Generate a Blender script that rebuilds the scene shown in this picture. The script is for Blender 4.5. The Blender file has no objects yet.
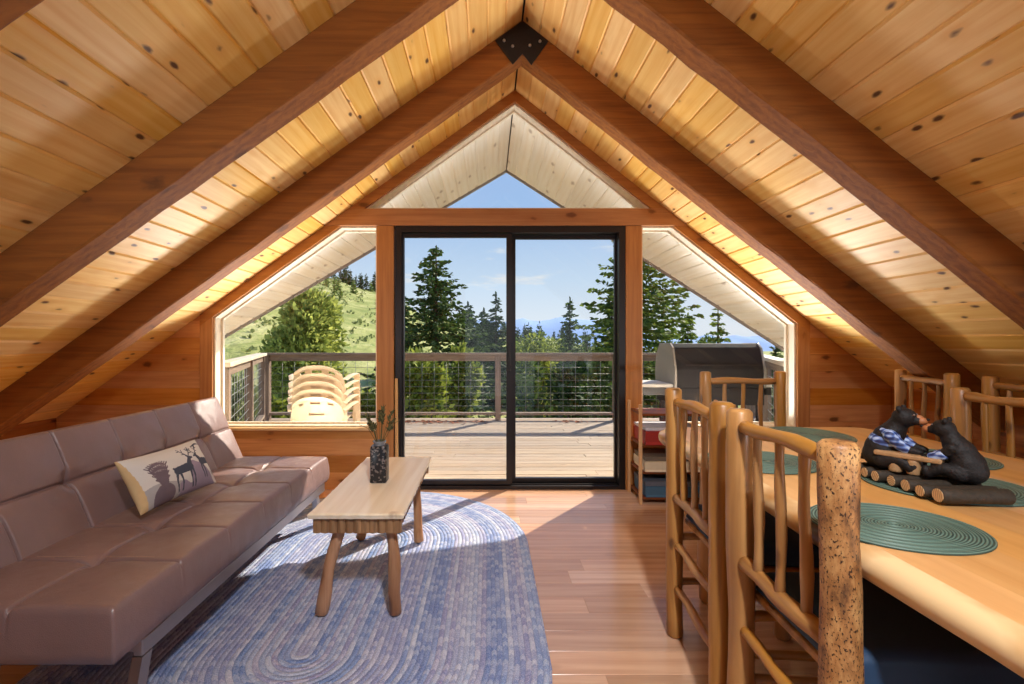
import bpy, bmesh, math, random
from mathutils import Vector, Matrix, noise as mnoise
PI = math.pi
scene = bpy.context.scene
COL = scene.collection
# ------------------------------------------------------------------ camera frame (used to read distances off the photograph)
F, VPX, VPY, CAMZ = 465.0, 488.0, 342.0, 1.18
def at(px, py, y):
    return Vector(((px - VPX) * y / F, y, CAMZ - (py - VPY) * y / F))
def lin(c):
    c /= 255.0
    return c / 12.92 if c <= 0.04045 else ((c + 0.055) / 1.055) ** 2.4
def S(r, g, b):
    return (lin(r), lin(g), lin(b), 1.0)
# ------------------------------------------------------------------ node helpers
class NT:
    def __init__(self, name):
        self.m = bpy.data.materials.new(name)
        self.m.use_nodes = True
        self.t = self.m.node_tree
        self.t.nodes.clear()
        self.out = self.t.nodes.new('ShaderNodeOutputMaterial')
    def n(self, typ, props=None, **ins):
        nd = self.t.nodes.new('ShaderNode' + typ)
        for k, v in (props or {}).items():
            setattr(nd, k, v)
        for k, v in ins.items():
            key = int(k[1:]) if k[0] == 'i' and k[1:].isdigit() else k.replace('_', ' ')
            self.set(nd.inputs[key], v)
        return nd
    def set(self, sock, v):
        if isinstance(v, bpy.types.NodeSocket):
            self.t.links.new(v, sock)
        elif isinstance(v, bpy.types.Node):
            self.t.links.new(v.outputs[0], sock)
        else:
            sock.default_value = v
    def math(self, op, a, b=0.0, c=None, clamp=False):
        nd = self.n('Math', {'operation': op, 'use_clamp': clamp}, i0=a, i1=b)
        if c is not None:
            self.set(nd.inputs[2], c)
        return nd.outputs[0]
    def mix(self, fac, a, b, mode='MIX'):
        nd = self.n('MixRGB', {'blend_type': mode}, i0=fac, i1=a, i2=b)
        return nd.outputs[0]
    def ramp(self, fac, stops, interp='LINEAR'):
        nd = self.n('ValToRGB', None, i0=fac)
        cr = nd.color_ramp
        cr.interpolation = interp
        while len(cr.elements) < len(stops):
            cr.elements.new(0.5)
        for e, (p, c) in zip(cr.elements, stops):
            e.position = p
            e.color = c if len(c) == 4 else (*c, 1)
        return nd.outputs[0]
    def maprange(self, v, a, b, c=0.0, d=1.0, smooth=True):
        nd = self.n('MapRange', {'interpolation_type': 'SMOOTHSTEP' if smooth else 'LINEAR'}, i0=v, i1=a, i2=b, i3=c, i4=d)
        return nd.outputs[0]
    def coords(self, scale=(1, 1, 1), offset=None):
        tc = self.n('TexCoord').outputs['Object']
        v = tc
        if offset is not None:
            v = self.n('VectorMath', {'operation': 'ADD'}, i0=tc, i1=offset).outputs[0]
        mp = self.n('Mapping', None, Vector=v, Scale=scale)
        return mp.outputs[0]
    def finish(self, color, rough=0.5, metal=0.0, bump=None, bump_s=0.3, bump_d=0.01, spec=0.5, coat=0.0, **kw):
        p = self.n('BsdfPrincipled', None, Base_Color=color, Roughness=rough, Metallic=metal)
        p.inputs['Specular IOR Level'].default_value = spec
        p.inputs['Coat Weight'].default_value = coat
        for k, v in kw.items():
            self.set(p.inputs[k.replace('_', ' ')], v)
        if bump is not None:
            b = self.n('Bump', None, Height=bump, Strength=bump_s, Distance=bump_d)
            self.t.links.new(b.outputs[0], p.inputs['Normal'])
        self.t.links.new(p.outputs[0], self.out.inputs[0])
        return self.m

def wood(name, light, dark, knot=(45, 25, 15), axis='Y', rough=0.5, knots=0.9, var=0.25, grain=1.0, island=True, kscale=1.0, spec=0.4, tint=(170, 90, 35), bump=0.15, knot_size=1.0, coat=0.0):
    t = NT(name)
    geo = t.n('NewGeometry').outputs['Random Per Island'] if island else t.n('ObjectInfo').outputs['Random']
    off = t.n('CombineXYZ', None, X=t.math('MULTIPLY', geo, 37.3), Y=t.math('MULTIPLY', geo, 91.7), Z=t.math('MULTIPLY', geo, 17.9)).outputs[0]
    def sc(a, c):
        return tuple(a if k == axis else c for k in 'XYZ')
    # knots
    kv = t.n('TexVoronoi', None, Vector=t.coords(sc(3.2 * kscale, 6.5 * kscale), off), Scale=1.0)
    kw = t.n('TexNoise', None, Vector=t.coords(sc(18, 40), off), Scale=1.0, Detail=2.0)
    kd = t.math('ADD', kv.outputs['Distance'], t.math('MULTIPLY', t.math('SUBTRACT', kw.outputs[0], 0.5), 0.16))
    kn = t.maprange(kd, 0.17 * knot_size, 0.07 * knot_size)
    halo = t.maprange(kd, 0.42, 0.10)
    # grain, pushed aside by the knots
    warp = t.n('TexNoise', None, Vector=t.coords(sc(1.0, 4.0), off), Scale=1.0, Detail=2.0)
    g = t.n('TexNoise', None, Vector=t.coords(sc(1.6 * grain, 30 * grain), off), Scale=1.0, Detail=5.0, Roughness=0.6, Distortion=0.8)
    rings = t.n('TexWave', {'wave_type': 'BANDS', 'bands_direction': 'X' if axis != 'X' else 'Y'}, Vector=t.coords(sc(0.8 * grain, 9 * grain), off), Scale=0.8, Distortion=7.0, Detail=3.0, Detail_Scale=0.9)
    gv = t.math('ADD', t.math('MULTIPLY', g.outputs[0], 0.86), t.math('MULTIPLY', rings.outputs[0], 0.12))
    col = t.ramp(gv, [(0.25, S(*dark)), (0.62, S(*light))])
    # plank to plank difference
    hsv = t.n('HueSaturation', None, Color=col, Value=t.maprange(geo, 0, 1, 1 - var, 1 + var * 0.4, False), Saturation=t.maprange(t.math('FRACT', t.math('MULTIPLY', geo, 7.13)), 0, 1, 1.12, 0.9, False))
    col = t.mix(t.math('MULTIPLY', warp.outputs[0], 0.35), hsv.outputs[0], S(*tint), 'MIX')
    if knots > 0:
        col = t.mix(t.math('MULTIPLY', halo, 0.45 * knots), col, S(*tint))
        col = t.mix(t.math('MULTIPLY', kn, knots), col, S(*knot))
    return t.finish(col, rough, bump=gv, bump_s=bump, bump_d=0.004, spec=spec, coat=coat)

def plain(name, rgb, rough=0.5, metal=0.0, noise=0.12, nscale=30.0, bump=0.0, spec=0.5, coat=0.0, **kw):
    t = NT(name)
    nz = t.n('TexNoise', None, Vector=t.coords((1, 1, 1)), Scale=nscale, Detail=4.0)
    c = S(*rgb)
    lo = tuple(x * (1 - noise) for x in c[:3]) + (1,)
    hi = tuple(min(1, x * (1 + noise)) for x in c[:3]) + (1,)
    col = t.mix(nz.outputs[0], lo, hi)
    return t.finish(col, rough, metal, bump=nz.outputs[0] if bump else None, bump_s=bump, bump_d=0.005, spec=spec, coat=coat, **kw)

# ------------------------------------------------------------------ object helpers
def obj(name, bm, mat=None, parent=None, smooth=False, loc=None, rotz=0.0, kind=None):
    me = bpy.data.meshes.new(name)
    bmesh.ops.recalc_face_normals(bm, faces=bm.faces[:]) if not getattr(bm, 'keep', False) else None
    bm.to_mesh(me)
    bm.free()
    return mobj(name, me, mat, parent, smooth, loc, rotz, kind)
def mobj(name, me, mat=None, parent=None, smooth=False, loc=None, rotz=0.0, kind=None):
    if mat is not None:
        for m in (mat if isinstance(mat, (list, tuple)) else [mat]):
            me.materials.append(m)
    if smooth:
        me.polygons.foreach_set('use_smooth', [True] * len(me.polygons))
        if smooth == 'auto':
            try:
                me.set_sharp_from_angle(angle=math.radians(38))
            except Exception:
                pass
    o = bpy.data.objects.new(name, me)
    COL.objects.link(o)
    if parent is not None:
        o.parent = parent
    if loc is not None:
        o.location = loc
    o.rotation_euler.z = rotz
    if kind:
        o['kind'] = kind
    return o
def tag(o, label, cat, group=None, kind=None):
    o['label'] = label
    o['category'] = cat
    if group:
        o['group'] = group
    if kind:
        o['kind'] = kind
    return o
def thing(name, label, cat, loc=(0, 0, 0), rotz=0.0, group=None):
    o = bpy.data.objects.new(name, None)
    o.empty_display_size = 0.1
    COL.objects.link(o)
    o.location = loc
    o.rotation_euler.z = rotz
    return tag(o, label, cat, group)
def dup(root, loc, rotz=0.0, label=None, scale=None):
    r = root.copy()
    COL.objects.link(r)
    r.location = loc
    r.rotation_euler.z = rotz
    if scale:
        r.scale = (scale, scale, scale)
    if label:
        r['label'] = label
    for ch in list(root.children):
        c = ch.copy()
        COL.objects.link(c)
        c.parent = r
        for g in list(ch.children):
            d = g.copy()
            COL.objects.link(d)
            d.parent = c
    return r
def BM():
    return bmesh.new()
def box(bm, x0, x1, y0, y1, z0, z1, M=None, mi=0):
    vs = [bm.verts.new((x, y, z)) for x in (x0, x1) for y in (y0, y1) for z in (z0, z1)]
    if M is not None:
        for v in vs:
            v.co = M @ v.co
    for q in ((0, 1, 3, 2), (4, 6, 7, 5), (0, 4, 5, 1), (2, 3, 7, 6), (0, 2, 6, 4), (1, 5, 7, 3)):
        f = bm.faces.new([vs[i] for i in q])
        f.material_index = mi
    return vs
def bbox(bm, x0, x1, y0, y1, z0, z1, b=0.004, seg=2, M=None):
    """a box with rounded edges"""
    t = bmesh.new()
    box(t, x0, x1, y0, y1, z0, z1)
    bmesh.ops.bevel(t, geom=t.edges[:], offset=b, segments=seg, affect='EDGES', profile=0.5)
    merge(bm, t, M)
def merge(bm, t, M=None):
    if M is not None:
        bmesh.ops.transform(t, matrix=M, verts=t.verts[:])
    mp = {v: bm.verts.new(v.co) for v in t.verts}
    for f in t.faces:
        try:
            nf = bm.faces.new([mp[v] for v in f.verts])
            nf.material_index = f.material_index
        except ValueError:
            pass
    t.free()
def prism(bm, poly, a0, a1, axis='Y', chamfer=0.0):
    """poly: 2D points; extruded along axis from a0 to a1. axis Y: poly=(x,z); axis Z: poly=(x,y); axis X: poly=(y,z)"""
    def P(p, a):
        if axis == 'Y': return (p[0], a, p[1])
        if axis == 'Z': return (p[0], p[1], a)
        return (a, p[0], p[1])
    A = [bm.verts.new(P(p, a0)) for p in poly]
    B = [bm.verts.new(P(p, a1)) for p in poly]
    n = len(poly)
    bm.faces.new(A)
    bm.faces.new(B[::-1])
    for i in range(n):
        bm.faces.new((A[i], B[i], B[(i + 1) % n], A[(i + 1) % n]))
def bprism(bm, poly, a0, a1, axis='Y', b=0.004, seg=1):
    t = bmesh.new()
    prism(t, poly, a0, a1, axis)
    bmesh.ops.recalc_face_normals(t, faces=t.faces[:])
    bmesh.ops.bevel(t, geom=t.edges[:], offset=b, segments=seg, affect='EDGES', profile=0.5)
    merge(bm, t)
def frames(pts):
    """a rotation-minimising frame along a poly-line"""
    pts = [Vector(p) for p in pts]
    T = []
    for i in range(len(pts)):
        a = pts[max(0, i - 1)]
        b = pts[min(len(pts) - 1, i + 1)]
        T.append((b - a).normalized())
    u = T[0].orthogonal().normalized()
    out = []
    for i, tt in enumerate(T):
        u = (u - tt * u.dot(tt)).normalized()
        out.append((pts[i], tt, u, tt.cross(u)))
    return out
def tube(bm, pts, rad, seg=12, cap=True, bev=0.2, jit=None, mi=0):
    """round tube through pts; rad number or list; jit(i, k) multiplies the radius; caps get a small chamfer"""
    fr = frames(pts)
    if not isinstance(rad, (list, tuple)):
        rad = [rad] * len(fr)
    rings = []
    def ring(p, u, w, r, i):
        return [bm.verts.new(p + (u * math.cos(2 * PI * k / seg) + w * math.sin(2 * PI * k / seg)) * r * (jit(i, k) if jit else 1)) for k in range(seg)]
    for i, (p, tt, u, w) in enumerate(fr):
        r = rad[i]
        if cap and bev and i == 0:
            rings.append(ring(p, u, w, r * (1 - bev), i))
            rings.append(ring(p + tt * r * bev, u, w, r, i))
        elif cap and bev and i == len(fr) - 1:
            rings.append(ring(p - tt * r * bev, u, w, r, i))
            rings.append(ring(p, u, w, r * (1 - bev), i))
        else:
            rings.append(ring(p, u, w, r, i))
    for a, b in zip(rings, rings[1:]):
        for k in range(seg):
            f = bm.faces.new((a[k], a[(k + 1) % seg], b[(k + 1) % seg], b[k]))
            f.material_index = mi
    if cap:
        for rr in (rings[0][::-1], rings[-1]):
            f = bm.faces.new(rr)
            f.material_index = mi
def log(bm, a, b, r0, r1=None, n=8, wob=0.004, rng=random, seg=14, rough=0.05, bev=0.22, knots=2):
    """a peeled log with swells and small knots"""
    a, b = Vector(a), Vector(b)
    r1 = r1 or r0
    d = (b - a)
    u = d.orthogonal().normalized()
    w = d.normalized().cross(u)
    ph = [rng.uniform(0, 6.28) for _ in range(4)]
    pts, rad = [], []
    for i in range(n + 1):
        t = i / n
        e = math.sin(PI * t)
        off = u * wob * e * math.sin(5 * t + ph[0]) + w * wob * e * math.sin(4 * t + ph[1])
        pts.append(a + d * t + off)
        rad.append((r0 + (r1 - r0) * t) * (1 + rough * math.sin(9 * t + ph[2]) + rough * 0.6 * math.sin(17 * t + ph[3])))
    kk = {(rng.randrange(1, n), rng.randrange(seg)): rng.uniform(1.06, 1.16) for _ in range(knots)} if n > 1 else {}
    lob = [1 + 0.02 * math.sin(2 * 2 * PI * k / seg + ph[0]) + 0.015 * math.sin(3 * 2 * PI * k / seg + ph[1]) for k in range(seg)]
    tube(bm, pts, rad, seg, True, bev, lambda i, k: lob[k] * kk.get((i, k), 1.0))
def lathe(bm, prof, seg=32, sx=1.0, sy=1.0, cx=0, cy=0, cz=0, mi=0):
    rings = []
    for r, z in prof:
        if r < 1e-6:
            rings.append([bm.verts.new((cx, cy, cz + z))])
        else:
            rings.append([bm.verts.new((cx + sx * r * math.cos(2 * PI * k / seg), cy + sy * r * math.sin(2 * PI * k / seg), cz + z)) for k in range(seg)])
    for a, b in zip(rings, rings[1:]):
        for k in range(seg):
            q = [a[k % len(a)], a[(k + 1) % len(a)], b[(k + 1) % len(b)], b[k % len(b)]]
            q2 = []
            for v in q:
                if v not in q2:
                    q2.append(v)
            if len(q2) > 2:
                f = bm.faces.new(q2)
                f.material_index = mi
def clip(poly, a, b, c):
    """keep the part of a convex polygon with a*x+b*y<=c"""
    out = []
    for i in range(len(poly)):
        p, q = poly[i], poly[(i + 1) % len(poly)]
        dp, dq = a * p[0] + b * p[1] - c, a * q[0] + b * q[1] - c
        if dp <= 0:
            out.append(p)
        if (dp < 0 < dq) or (dq < 0 < dp):
            s = dp / (dp - dq)
            out.append((p[0] + (q[0] - p[0]) * s, p[1] + (q[1] - p[1]) * s))
    r = []
    for p in out:
        if not r or (abs(p[0] - r[-1][0]) + abs(p[1] - r[-1][1])) > 1e-5:
            r.append(p)
    if len(r) > 1 and abs(r[0][0] - r[-1][0]) + abs(r[0][1] - r[-1][1]) < 1e-5:
        r.pop()
    return r
def ellipsoid(bm, c, r, M=None, seg=16, ring=10):
    t = bmesh.new()
    bmesh.ops.create_uvsphere(t, u_segments=seg, v_segments=ring, radius=1.0)
    mat = Matrix.Translation(Vector(c)) @ (M.to_4x4() if M is not None else Matrix.Identity(4)) @ Matrix.Diagonal((*r, 1))
    merge(bm, t, mat)
def fused(name, bm, voxel, smooth=4):
    """one continuous surface out of overlapping pieces"""
    me = bpy.data.meshes.new(name)
    bmesh.ops.recalc_face_normals(bm, faces=bm.faces[:])
    bm.to_mesh(me)
    bm.free()
    o = bpy.data.objects.new(name, me)
    COL.objects.link(o)
    m = o.modifiers.new('r', 'REMESH')
    m.mode = 'VOXEL'
    m.voxel_size = voxel
    if smooth:
        s = o.modifiers.new('s', 'SMOOTH')
        s.factor = 0.5
        s.iterations = smooth
    dg = bpy.context.evaluated_depsgraph_get()
    dg.update()
    res = bpy.data.meshes.new_from_object(o.evaluated_get(dg))
    bpy.data.objects.remove(o)
    bpy.data.meshes.remove(me)
    res.name = name
    return res
# ------------------------------------------------------------------ materials of the room
M_CEIL = wood('pine_ceiling', (250, 208, 130), (234, 176, 92), axis='Y', rough=0.5, knots=0.95, var=0.14, tint=(224, 162, 80), kscale=1.75, knot_size=0.98, knot=(84, 48, 24))
M_SOFFIT = wood('pine_soffit', (250, 246, 236), (238, 228, 208), axis='Y', rough=0.6, knots=0.5, var=0.1, tint=(236, 220, 192), knot=(120, 85, 55))
M_WALL = wood('pine_wall', (220, 160, 94), (188, 122, 64), axis='X', rough=0.45, knots=0.8, var=0.22, tint=(174, 96, 42), knot=(80, 42, 20))
M_BEAM_L = wood('rough_beam', (164, 106, 60), (116, 70, 38), axis='X', rough=0.75, knots=0.5, var=0.1, tint=(124, 70, 34), bump=0.6, kscale=0.6)
M_TRIM = wood('orange_trim', (196, 138, 80), (160, 104, 56), axis='Z', rough=0.45, knots=0.7, var=0.1, tint=(160, 94, 46), knot=(80, 36, 16))
M_TRIMX = wood('orange_trim_cross', (192, 134, 78), (156, 100, 54), axis='X', rough=0.45, knots=0.7, var=0.1, tint=(156, 90, 44), knot=(80, 36, 16))
M_LINER = wood('pale_reveal', (240, 230, 210), (222, 206, 178), axis='Z', rough=0.55, knots=0.2, var=0.05, tint=(225, 205, 170))
M_SILL = wood('pale_sill', (236, 206, 160), (210, 170, 116), axis='X', rough=0.45, knots=0.3, var=0.05, tint=(215, 165, 105))
M_FLOOR = wood('laminate_floor', (216, 178, 148), (184, 142, 114), axis='X', rough=0.2, knots=0.12, var=0.3, tint=(190, 142, 110), knot=(100, 62, 40), grain=0.8, bump=0.03, spec=0.65)
M_DECK = wood('weathered_deck', (182, 164, 144), (138, 120, 102), axis='X', rough=0.8, knots=0.4, var=0.22, tint=(180, 150, 118), knot=(90, 70, 55), bump=0.5)
M_RAIL = wood('weathered_rail', (158, 138, 120), (112, 94, 80), axis='X', rough=0.8, knots=0.4, var=0.2, tint=(135, 110, 88), knot=(60, 48, 40), bump=0.5)
M_RAILZ = wood('weathered_post', (150, 128, 112), (106, 88, 76), axis='Z', rough=0.8, knots=0.4, var=0.2, tint=(125, 102, 84), knot=(60, 48, 40), bump=0.5)
M_BLACK = plain('dark_bronze_frame', (34, 26, 24), 0.4, 0.3)
M_ROOF = plain('roof_underlay', (70, 62, 56), 0.9, noise=0.3)
M_FASCIA = plain('grey_fascia', (128, 122, 118), 0.7, noise=0.2)
M_PLATE = plain('black_steel_plate', (38, 36, 40), 0.55, 0.5, noise=0.3, nscale=60)
M_BOLT = plain('galvanised_bolt', (190, 185, 180), 0.3, 0.9)
M_WIRE = plain('galvanised_wire', (132, 132, 126), 0.5, 0.5)
def glass_mat():
    t = NT('window_glass')
    lw = t.n('LayerWeight', None, Blend=0.5)
    fr = t.n('Math', {'operation': 'MULTIPLY_ADD'}, i0=t.math('POWER', lw.outputs['Facing'], 5.0), i1=0.5, i2=0.022)
    tr = t.n('BsdfTransparent', None, Color=(0.965, 0.975, 0.97, 1))
    gl = t.n('BsdfGlossy', None, Roughness=0.01, Color=(1, 1, 1, 1))
    mx = t.n('MixShader', None, i0=fr.outputs[0], i1=tr.outputs[0], i2=gl.outputs[0])
    t.t.links.new(mx.outputs[0], t.out.inputs[0])
    return t.m
M_GLASS = glass_mat()

# ------------------------------------------------------------------ the shell
YW, YO = 3.72, 3.86            # inner and outer face of the glazed gable
YB = -2.6                      # back of the loft
XR, ZR = 0.215, CAMZ + 2.008   # the ridge
SL, SR = 0.712, 0.785          # slopes of the two roof halves
XKL, XKR = -3.45, 3.22         # knee walls
def zl(x): return ZR - SL * (XR - x)
def zr(x): return ZR - SR * (x - XR)
def zc(x): return zl(x) if x < XR else zr(x)
def prow(x):                   # the overhang runs out furthest at the ridge
    return 5.42 - (0.36 * (XR - x) if x < XR else 0.36 * (x - XR))

def slope_planks(bm, side, y0, y1f, w=0.133, t=0.02, xend=None, y0f=None):
    """tongue and groove boards running along Y under one roof half"""
    s = SL if side < 0 else SR
    L = math.sqrt(1 + s * s)
    ux, uz = side / L, -s / L               # down the slope
    nx, nz = -uz * side * side, 0
    nx, nz = (s * side) / L, 1 / L          # outward (up) normal
    tot = (abs(xend - XR)) * L
    k = 0
    a = 0.0
    while a < tot - 0.01:
        b = min(a + w, tot)
        c = 0.009
        prof = [(a + c, 0), (b - c, 0), (b, c), (b, t), (a, t), (a, c)]
        def P(q):
            return (XR + ux * q[0] + nx * q[1], ZR + uz * q[0] + nz * q[1])
        A = [bm.verts.new((P(q)[0], y0, P(q)[1])) for q in prof]
        B = [bm.verts.new((P(q)[0], y1f(P(q)[0]) if callable(y1f) else y1f, P(q)[1])) for q in prof]
        bm.faces.new(A); bm.faces.new(B[::-1])
        for i in range(6):
            bm.faces.new((A[i], B[i], B[(i + 1) % 6], A[(i + 1) % 6]))
        a = b
def roof_slab(bm, side, xend, t0=0.022, t1=0.2):
    s = SL if side < 0 else SR
    L = math.sqrt(1 + s * s)
    nx, nz = (s * side) / L, 1 / L
    pts = []
    for x in (XR, xend):
        for q in (t0, t1):
            pts.append((x + (nx * q if x != XR else 0), zc(x) + (nz * q if x != XR else q * L)))
    (a0, a1, b0, b1) = pts
    A = [bm.verts.new((p[0], YB - 0.1, p[1])) for p in (a0, b0, b1, a1)]
    B = [bm.verts.new((p[0], prow(p[0]), p[1])) for p in (a0, b0, b1, a1)]
    bm.faces.new(A); bm.faces.new(B[::-1])
    for i in range(4):
        bm.faces.new((A[i], B[i], B[(i + 1) % 4], A[(i + 1) % 4]))
bm = BM()
slope_planks(bm, -1, YB, YW + 0.02, xend=XKL - 0.12)
slope_planks(bm, 1, YB, YW + 0.02, xend=XKR + 0.12)
obj('ceiling', bm, M_CEIL, kind='structure')
for sd, xe in ((-1, XKL - 0.5), (1, XKR + 0.5)):
    bm = BM()
    slope_planks(bm, sd, YW + 0.021, prow, xend=xe)
    obj('trim_%d' % (1 if sd < 0 else 2), bm, M_SOFFIT, kind='structure')          # the boards under the overhang
    bm = BM()
    roof_slab(bm, sd, xe)
    obj('roof', bm, M_ROOF, kind='structure')
    # fascia along the raking edge
    bm = BM()
    A = []
    for x in (XR, xe):
        for dy in (0.0, 0.03):
            for dz in (-0.025, 0.22):
                A.append(bm.verts.new((x, prow(x) + dy, zc(x) + dz)))
    for q in ((0, 1, 3, 2), (4, 6, 7, 5), (0, 4, 5, 1), (2, 3, 7, 6), (0, 2, 6, 4), (1, 5, 7, 3)):
        bm.faces.new([A[i] for i in q])
    obj('trim_%d' % (3 if sd < 0 else 4), bm, M_FASCIA, kind='structure')
# floor: boards along X with staggered joints
bm = BM()
rng = random.Random(5)
y = YB
w = 0.125
while y < YW + 0.1:
    y1 = min(y + w, YW + 0.1)
    x = XKL - 0.1 - rng.uniform(0, 1.2)
    while x < XKR + 0.1:
        x1 = min(x + 1.28, XKR + 0.1)
        x0 = max(x, XKL - 0.1)
        if x1 > x0 + 0.01:
            c = 0.0012
            vs = [(x0, y, -0.02), (x1, y, -0.02), (x1, y1, -0.02), (x0, y1, -0.02), (x0, y, -c), (x1, y, -c), (x1, y1, -c), (x0, y1, -c),
                  (x0 + c, y + c, 0), (x1 - c, y + c, 0), (x1 - c, y1 - c, 0), (x0 + c, y1 - c, 0)]
            V = [bm.verts.new(v) for v in vs]
            bm.faces.new((V[3], V[2], V[1], V[0]))
            for i in range(4):
                j = (i + 1) % 4
                bm.faces.new((V[i], V[j], V[4 + j], V[4 + i]))
                bm.faces.new((V[4 + i], V[4 + j], V[8 + j], V[8 + i]))
            bm.faces.new(V[8:])
        x = x + 1.28
    y = y1
obj('floor', bm, M_FLOOR, kind='structure')
bm = BM()
box(bm, XKL - 0.3, XKR + 0.3, YB - 0.1, YO, -0.25, -0.021)
obj('floor_slab', bm, M_ROOF, kind='structure')
# boarded walls -------------------------------------------------------------------------------
def boards(bm, x0, x1, z0, z1, y0=YW, y1=YW + 0.02, h=0.135, roof=True):
    z = z0
    while z < z1 - 0.005:
        zz = min(z + h, z1)
        poly = [(x0, z), (x1, z), (x1, zz), (x0, zz)]
        if roof:
            poly = clip(poly, -SL, 1, ZR - SL * XR)
            if len(poly) > 2:
                poly = clip(poly, SR, 1, ZR + SR * XR)
        if len(poly) > 2:
            a = sum((poly[i][0] * poly[(i + 1) % len(poly)][1] - poly[(i + 1) % len(poly)][0] * poly[i][1]) for i in range(len(poly)))
            if abs(a) > 1e-3:
                try:
                    bprism(bm, poly, y0, y1, 'Y', 0.003)
                except Exception:
                    prism(bm, poly, y0, y1, 'Y')
        z = zz
def core(bm, x0, x1, z0, z1, y0=YW + 0.02, y1=YO):
    poly = [(x0, z0), (x1, z0), (x1, z1), (x0, z1)]
    poly = clip(poly, -SL, 1, ZR - SL * XR)
    poly = clip(poly, SR, 1, ZR + SR * XR)
    prism(bm, poly, y0, y1, 'Y')
XJL, XJR = -2.2, 2.47          # jambs of the side windows
ZS = 0.475                     # sill
PL0, PL1 = -0.888, -0.752      # post left of the door
PR0, PR1 = 1.1, 1.228          # post right of the door
ZB0, ZB1 = CAMZ + 0.928, CAMZ + 1.064
wl = BM()
boards(wl, XKL - 0.12, XJL - 0.1, 0, 3)
boards(wl, XJL - 0.1, PL0, 0, ZS)
wall_front = obj('wall_front', wl, M_WALL, kind='structure')
wl = BM()
boards(wl, XJR + 0.1, XKR + 0.12, 0, 3)
boards(wl, PR1, XJR + 0.1, 0, ZS)
obj('wall_gable', wl, M_WALL, kind='structure')
bm = BM()
core(bm, XKL - 0.12, XJL - 0.001, 0, 3)
core(bm, XJL - 0.001, PL0, 0, ZS)
core(bm, XJR + 0.001, XKR + 0.12, 0, 3)
core(bm, PR1, XJR + 0.001, 0, ZS)
obj('wall_outer', bm, M_SOFFIT, kind='structure')
# knee walls: horizontal boards, facing in
def knee(name, x0, x1, zt):
    bm = BM()
    z = 0.0
    while z < zt:
        z1 = min(z + 0.135, zt)
        bbox(bm, x0, x1, YB, YW, z, z1, 0.003, 1)
        z = z1
    o = obj(name, bm, wood(name + '_boards', (190, 122, 64), (154, 88, 42), axis='Y', rough=0.45, knots=0.8, var=0.22, tint=(160, 86, 38), knot=(70, 32, 14)), kind='structure')
knee('wall_left', XKL - 0.1, XKL, zl(XKL) - 0.005)
knee('wall_right', XKR, XKR + 0.1, zr(XKR) - 0.005)
# back gable behind the camera, with a wide opening that lets the daylight in
bm = BM()
boards(bm, XKL, -0.5, 0, 3.3, YB - 0.05, YB)
boards(bm, 2.3, XKR, 0, 3.3, YB - 0.05, YB)
boards(bm, -0.5, 2.3, 2.45, 3.3, YB - 0.05, YB)
obj('wall_back', bm, M_WALL, kind='structure')
# posts, beam, rake boards
def struct(name, bm, mat, parent=None, smooth=False):
    return obj(name, bm, mat, parent, smooth, kind='structure')
n = 5
def trim(bm, mat):
    global n
    o = struct('trim_%d' % n, bm, mat)
    n += 1
    return o
for x0, x1 in ((PL0, PL1), (PR0, PR1)):
    bm = BM(); bbox(bm, x0, x1, YW - 0.012, YO, 0, ZB0 - 0.0005, 0.004); trim(bm, M_TRIM)
poly = [(-3, ZB0), (3, ZB0), (3, ZB1), (-3, ZB1)]
poly = clip(clip(poly, -SL, 1, ZR - SL * XR), SR, 1, ZR + SR * XR)
bm = BM(); bprism(bm, poly, YW - 0.018, YO, 'Y', 0.003); trim(bm, M_TRIMX)
RK = 0.088
def rake(xa, xb, y0=YW - 0.012, y1=YO, lo=RK, hi=0.0):
    return [(xa, zc(xa) - lo), (xb, zc(xb) - lo), (xb, zc(xb) - hi), (xa, zc(xa) - hi)]
def zb_x(side, lo, z):         # x where the lower edge of the rake meets a height
    return XR - (ZR - lo - z) / SL if side < 0 else XR + (ZR - lo - z) / SR
for sd, xj in ((-1, XJL - 0.1), (1, XJR + 0.1)):
    xt = zb_x(sd, 0, ZB1) if False else None
    # above the beam
    xa = zb_x(sd, RK, ZB1); xb = zb_x(sd, 0, ZB1)
    poly = [(XR, ZR - RK), (XR, ZR), (xb, ZB1 + 0.0006), (xa, ZB1 + 0.0006)]
    bm = BM(); prism(bm, poly, YW - 0.012, YO, 'Y'); trim(bm, M_TRIMX)
    # below the beam
    xa = zb_x(sd, RK, ZB0); xb = zb_x(sd, 0, ZB0)
    poly = [(xa, ZB0 - 0.0006), (xb, ZB0 - 0.0006), (xj, zc(xj)), (xj, zc(xj) - RK)]
    bm = BM(); prism(bm, poly, YW - 0.012, YO, 'Y'); trim(bm, M_TRIMX)
    # jamb
    x0, x1 = (XJL - 0.1, XJL) if sd < 0 else (XJR, XJR + 0.1)
    poly = [(x0, ZS), (x1, ZS), (x1, zc(x1) - RK - 0.0006), (x0, zc(x0) - RK - 0.0006)]
    bm = BM(); bprism(bm, poly, YW - 0.012, YW + 0.03, 'Y', 0.003); trim(bm, M_TRIM)
    # sill board
    p0, p1 = (XJL - 0.02, PL0 - 0.001) if sd < 0 else (PR1 + 0.001, XJR + 0.02)
    bm = BM(); bbox(bm, p0, p1, YW - 0.03, YO, ZS, ZS + 0.022, 0.004); trim(bm, M_SILL)
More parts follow.
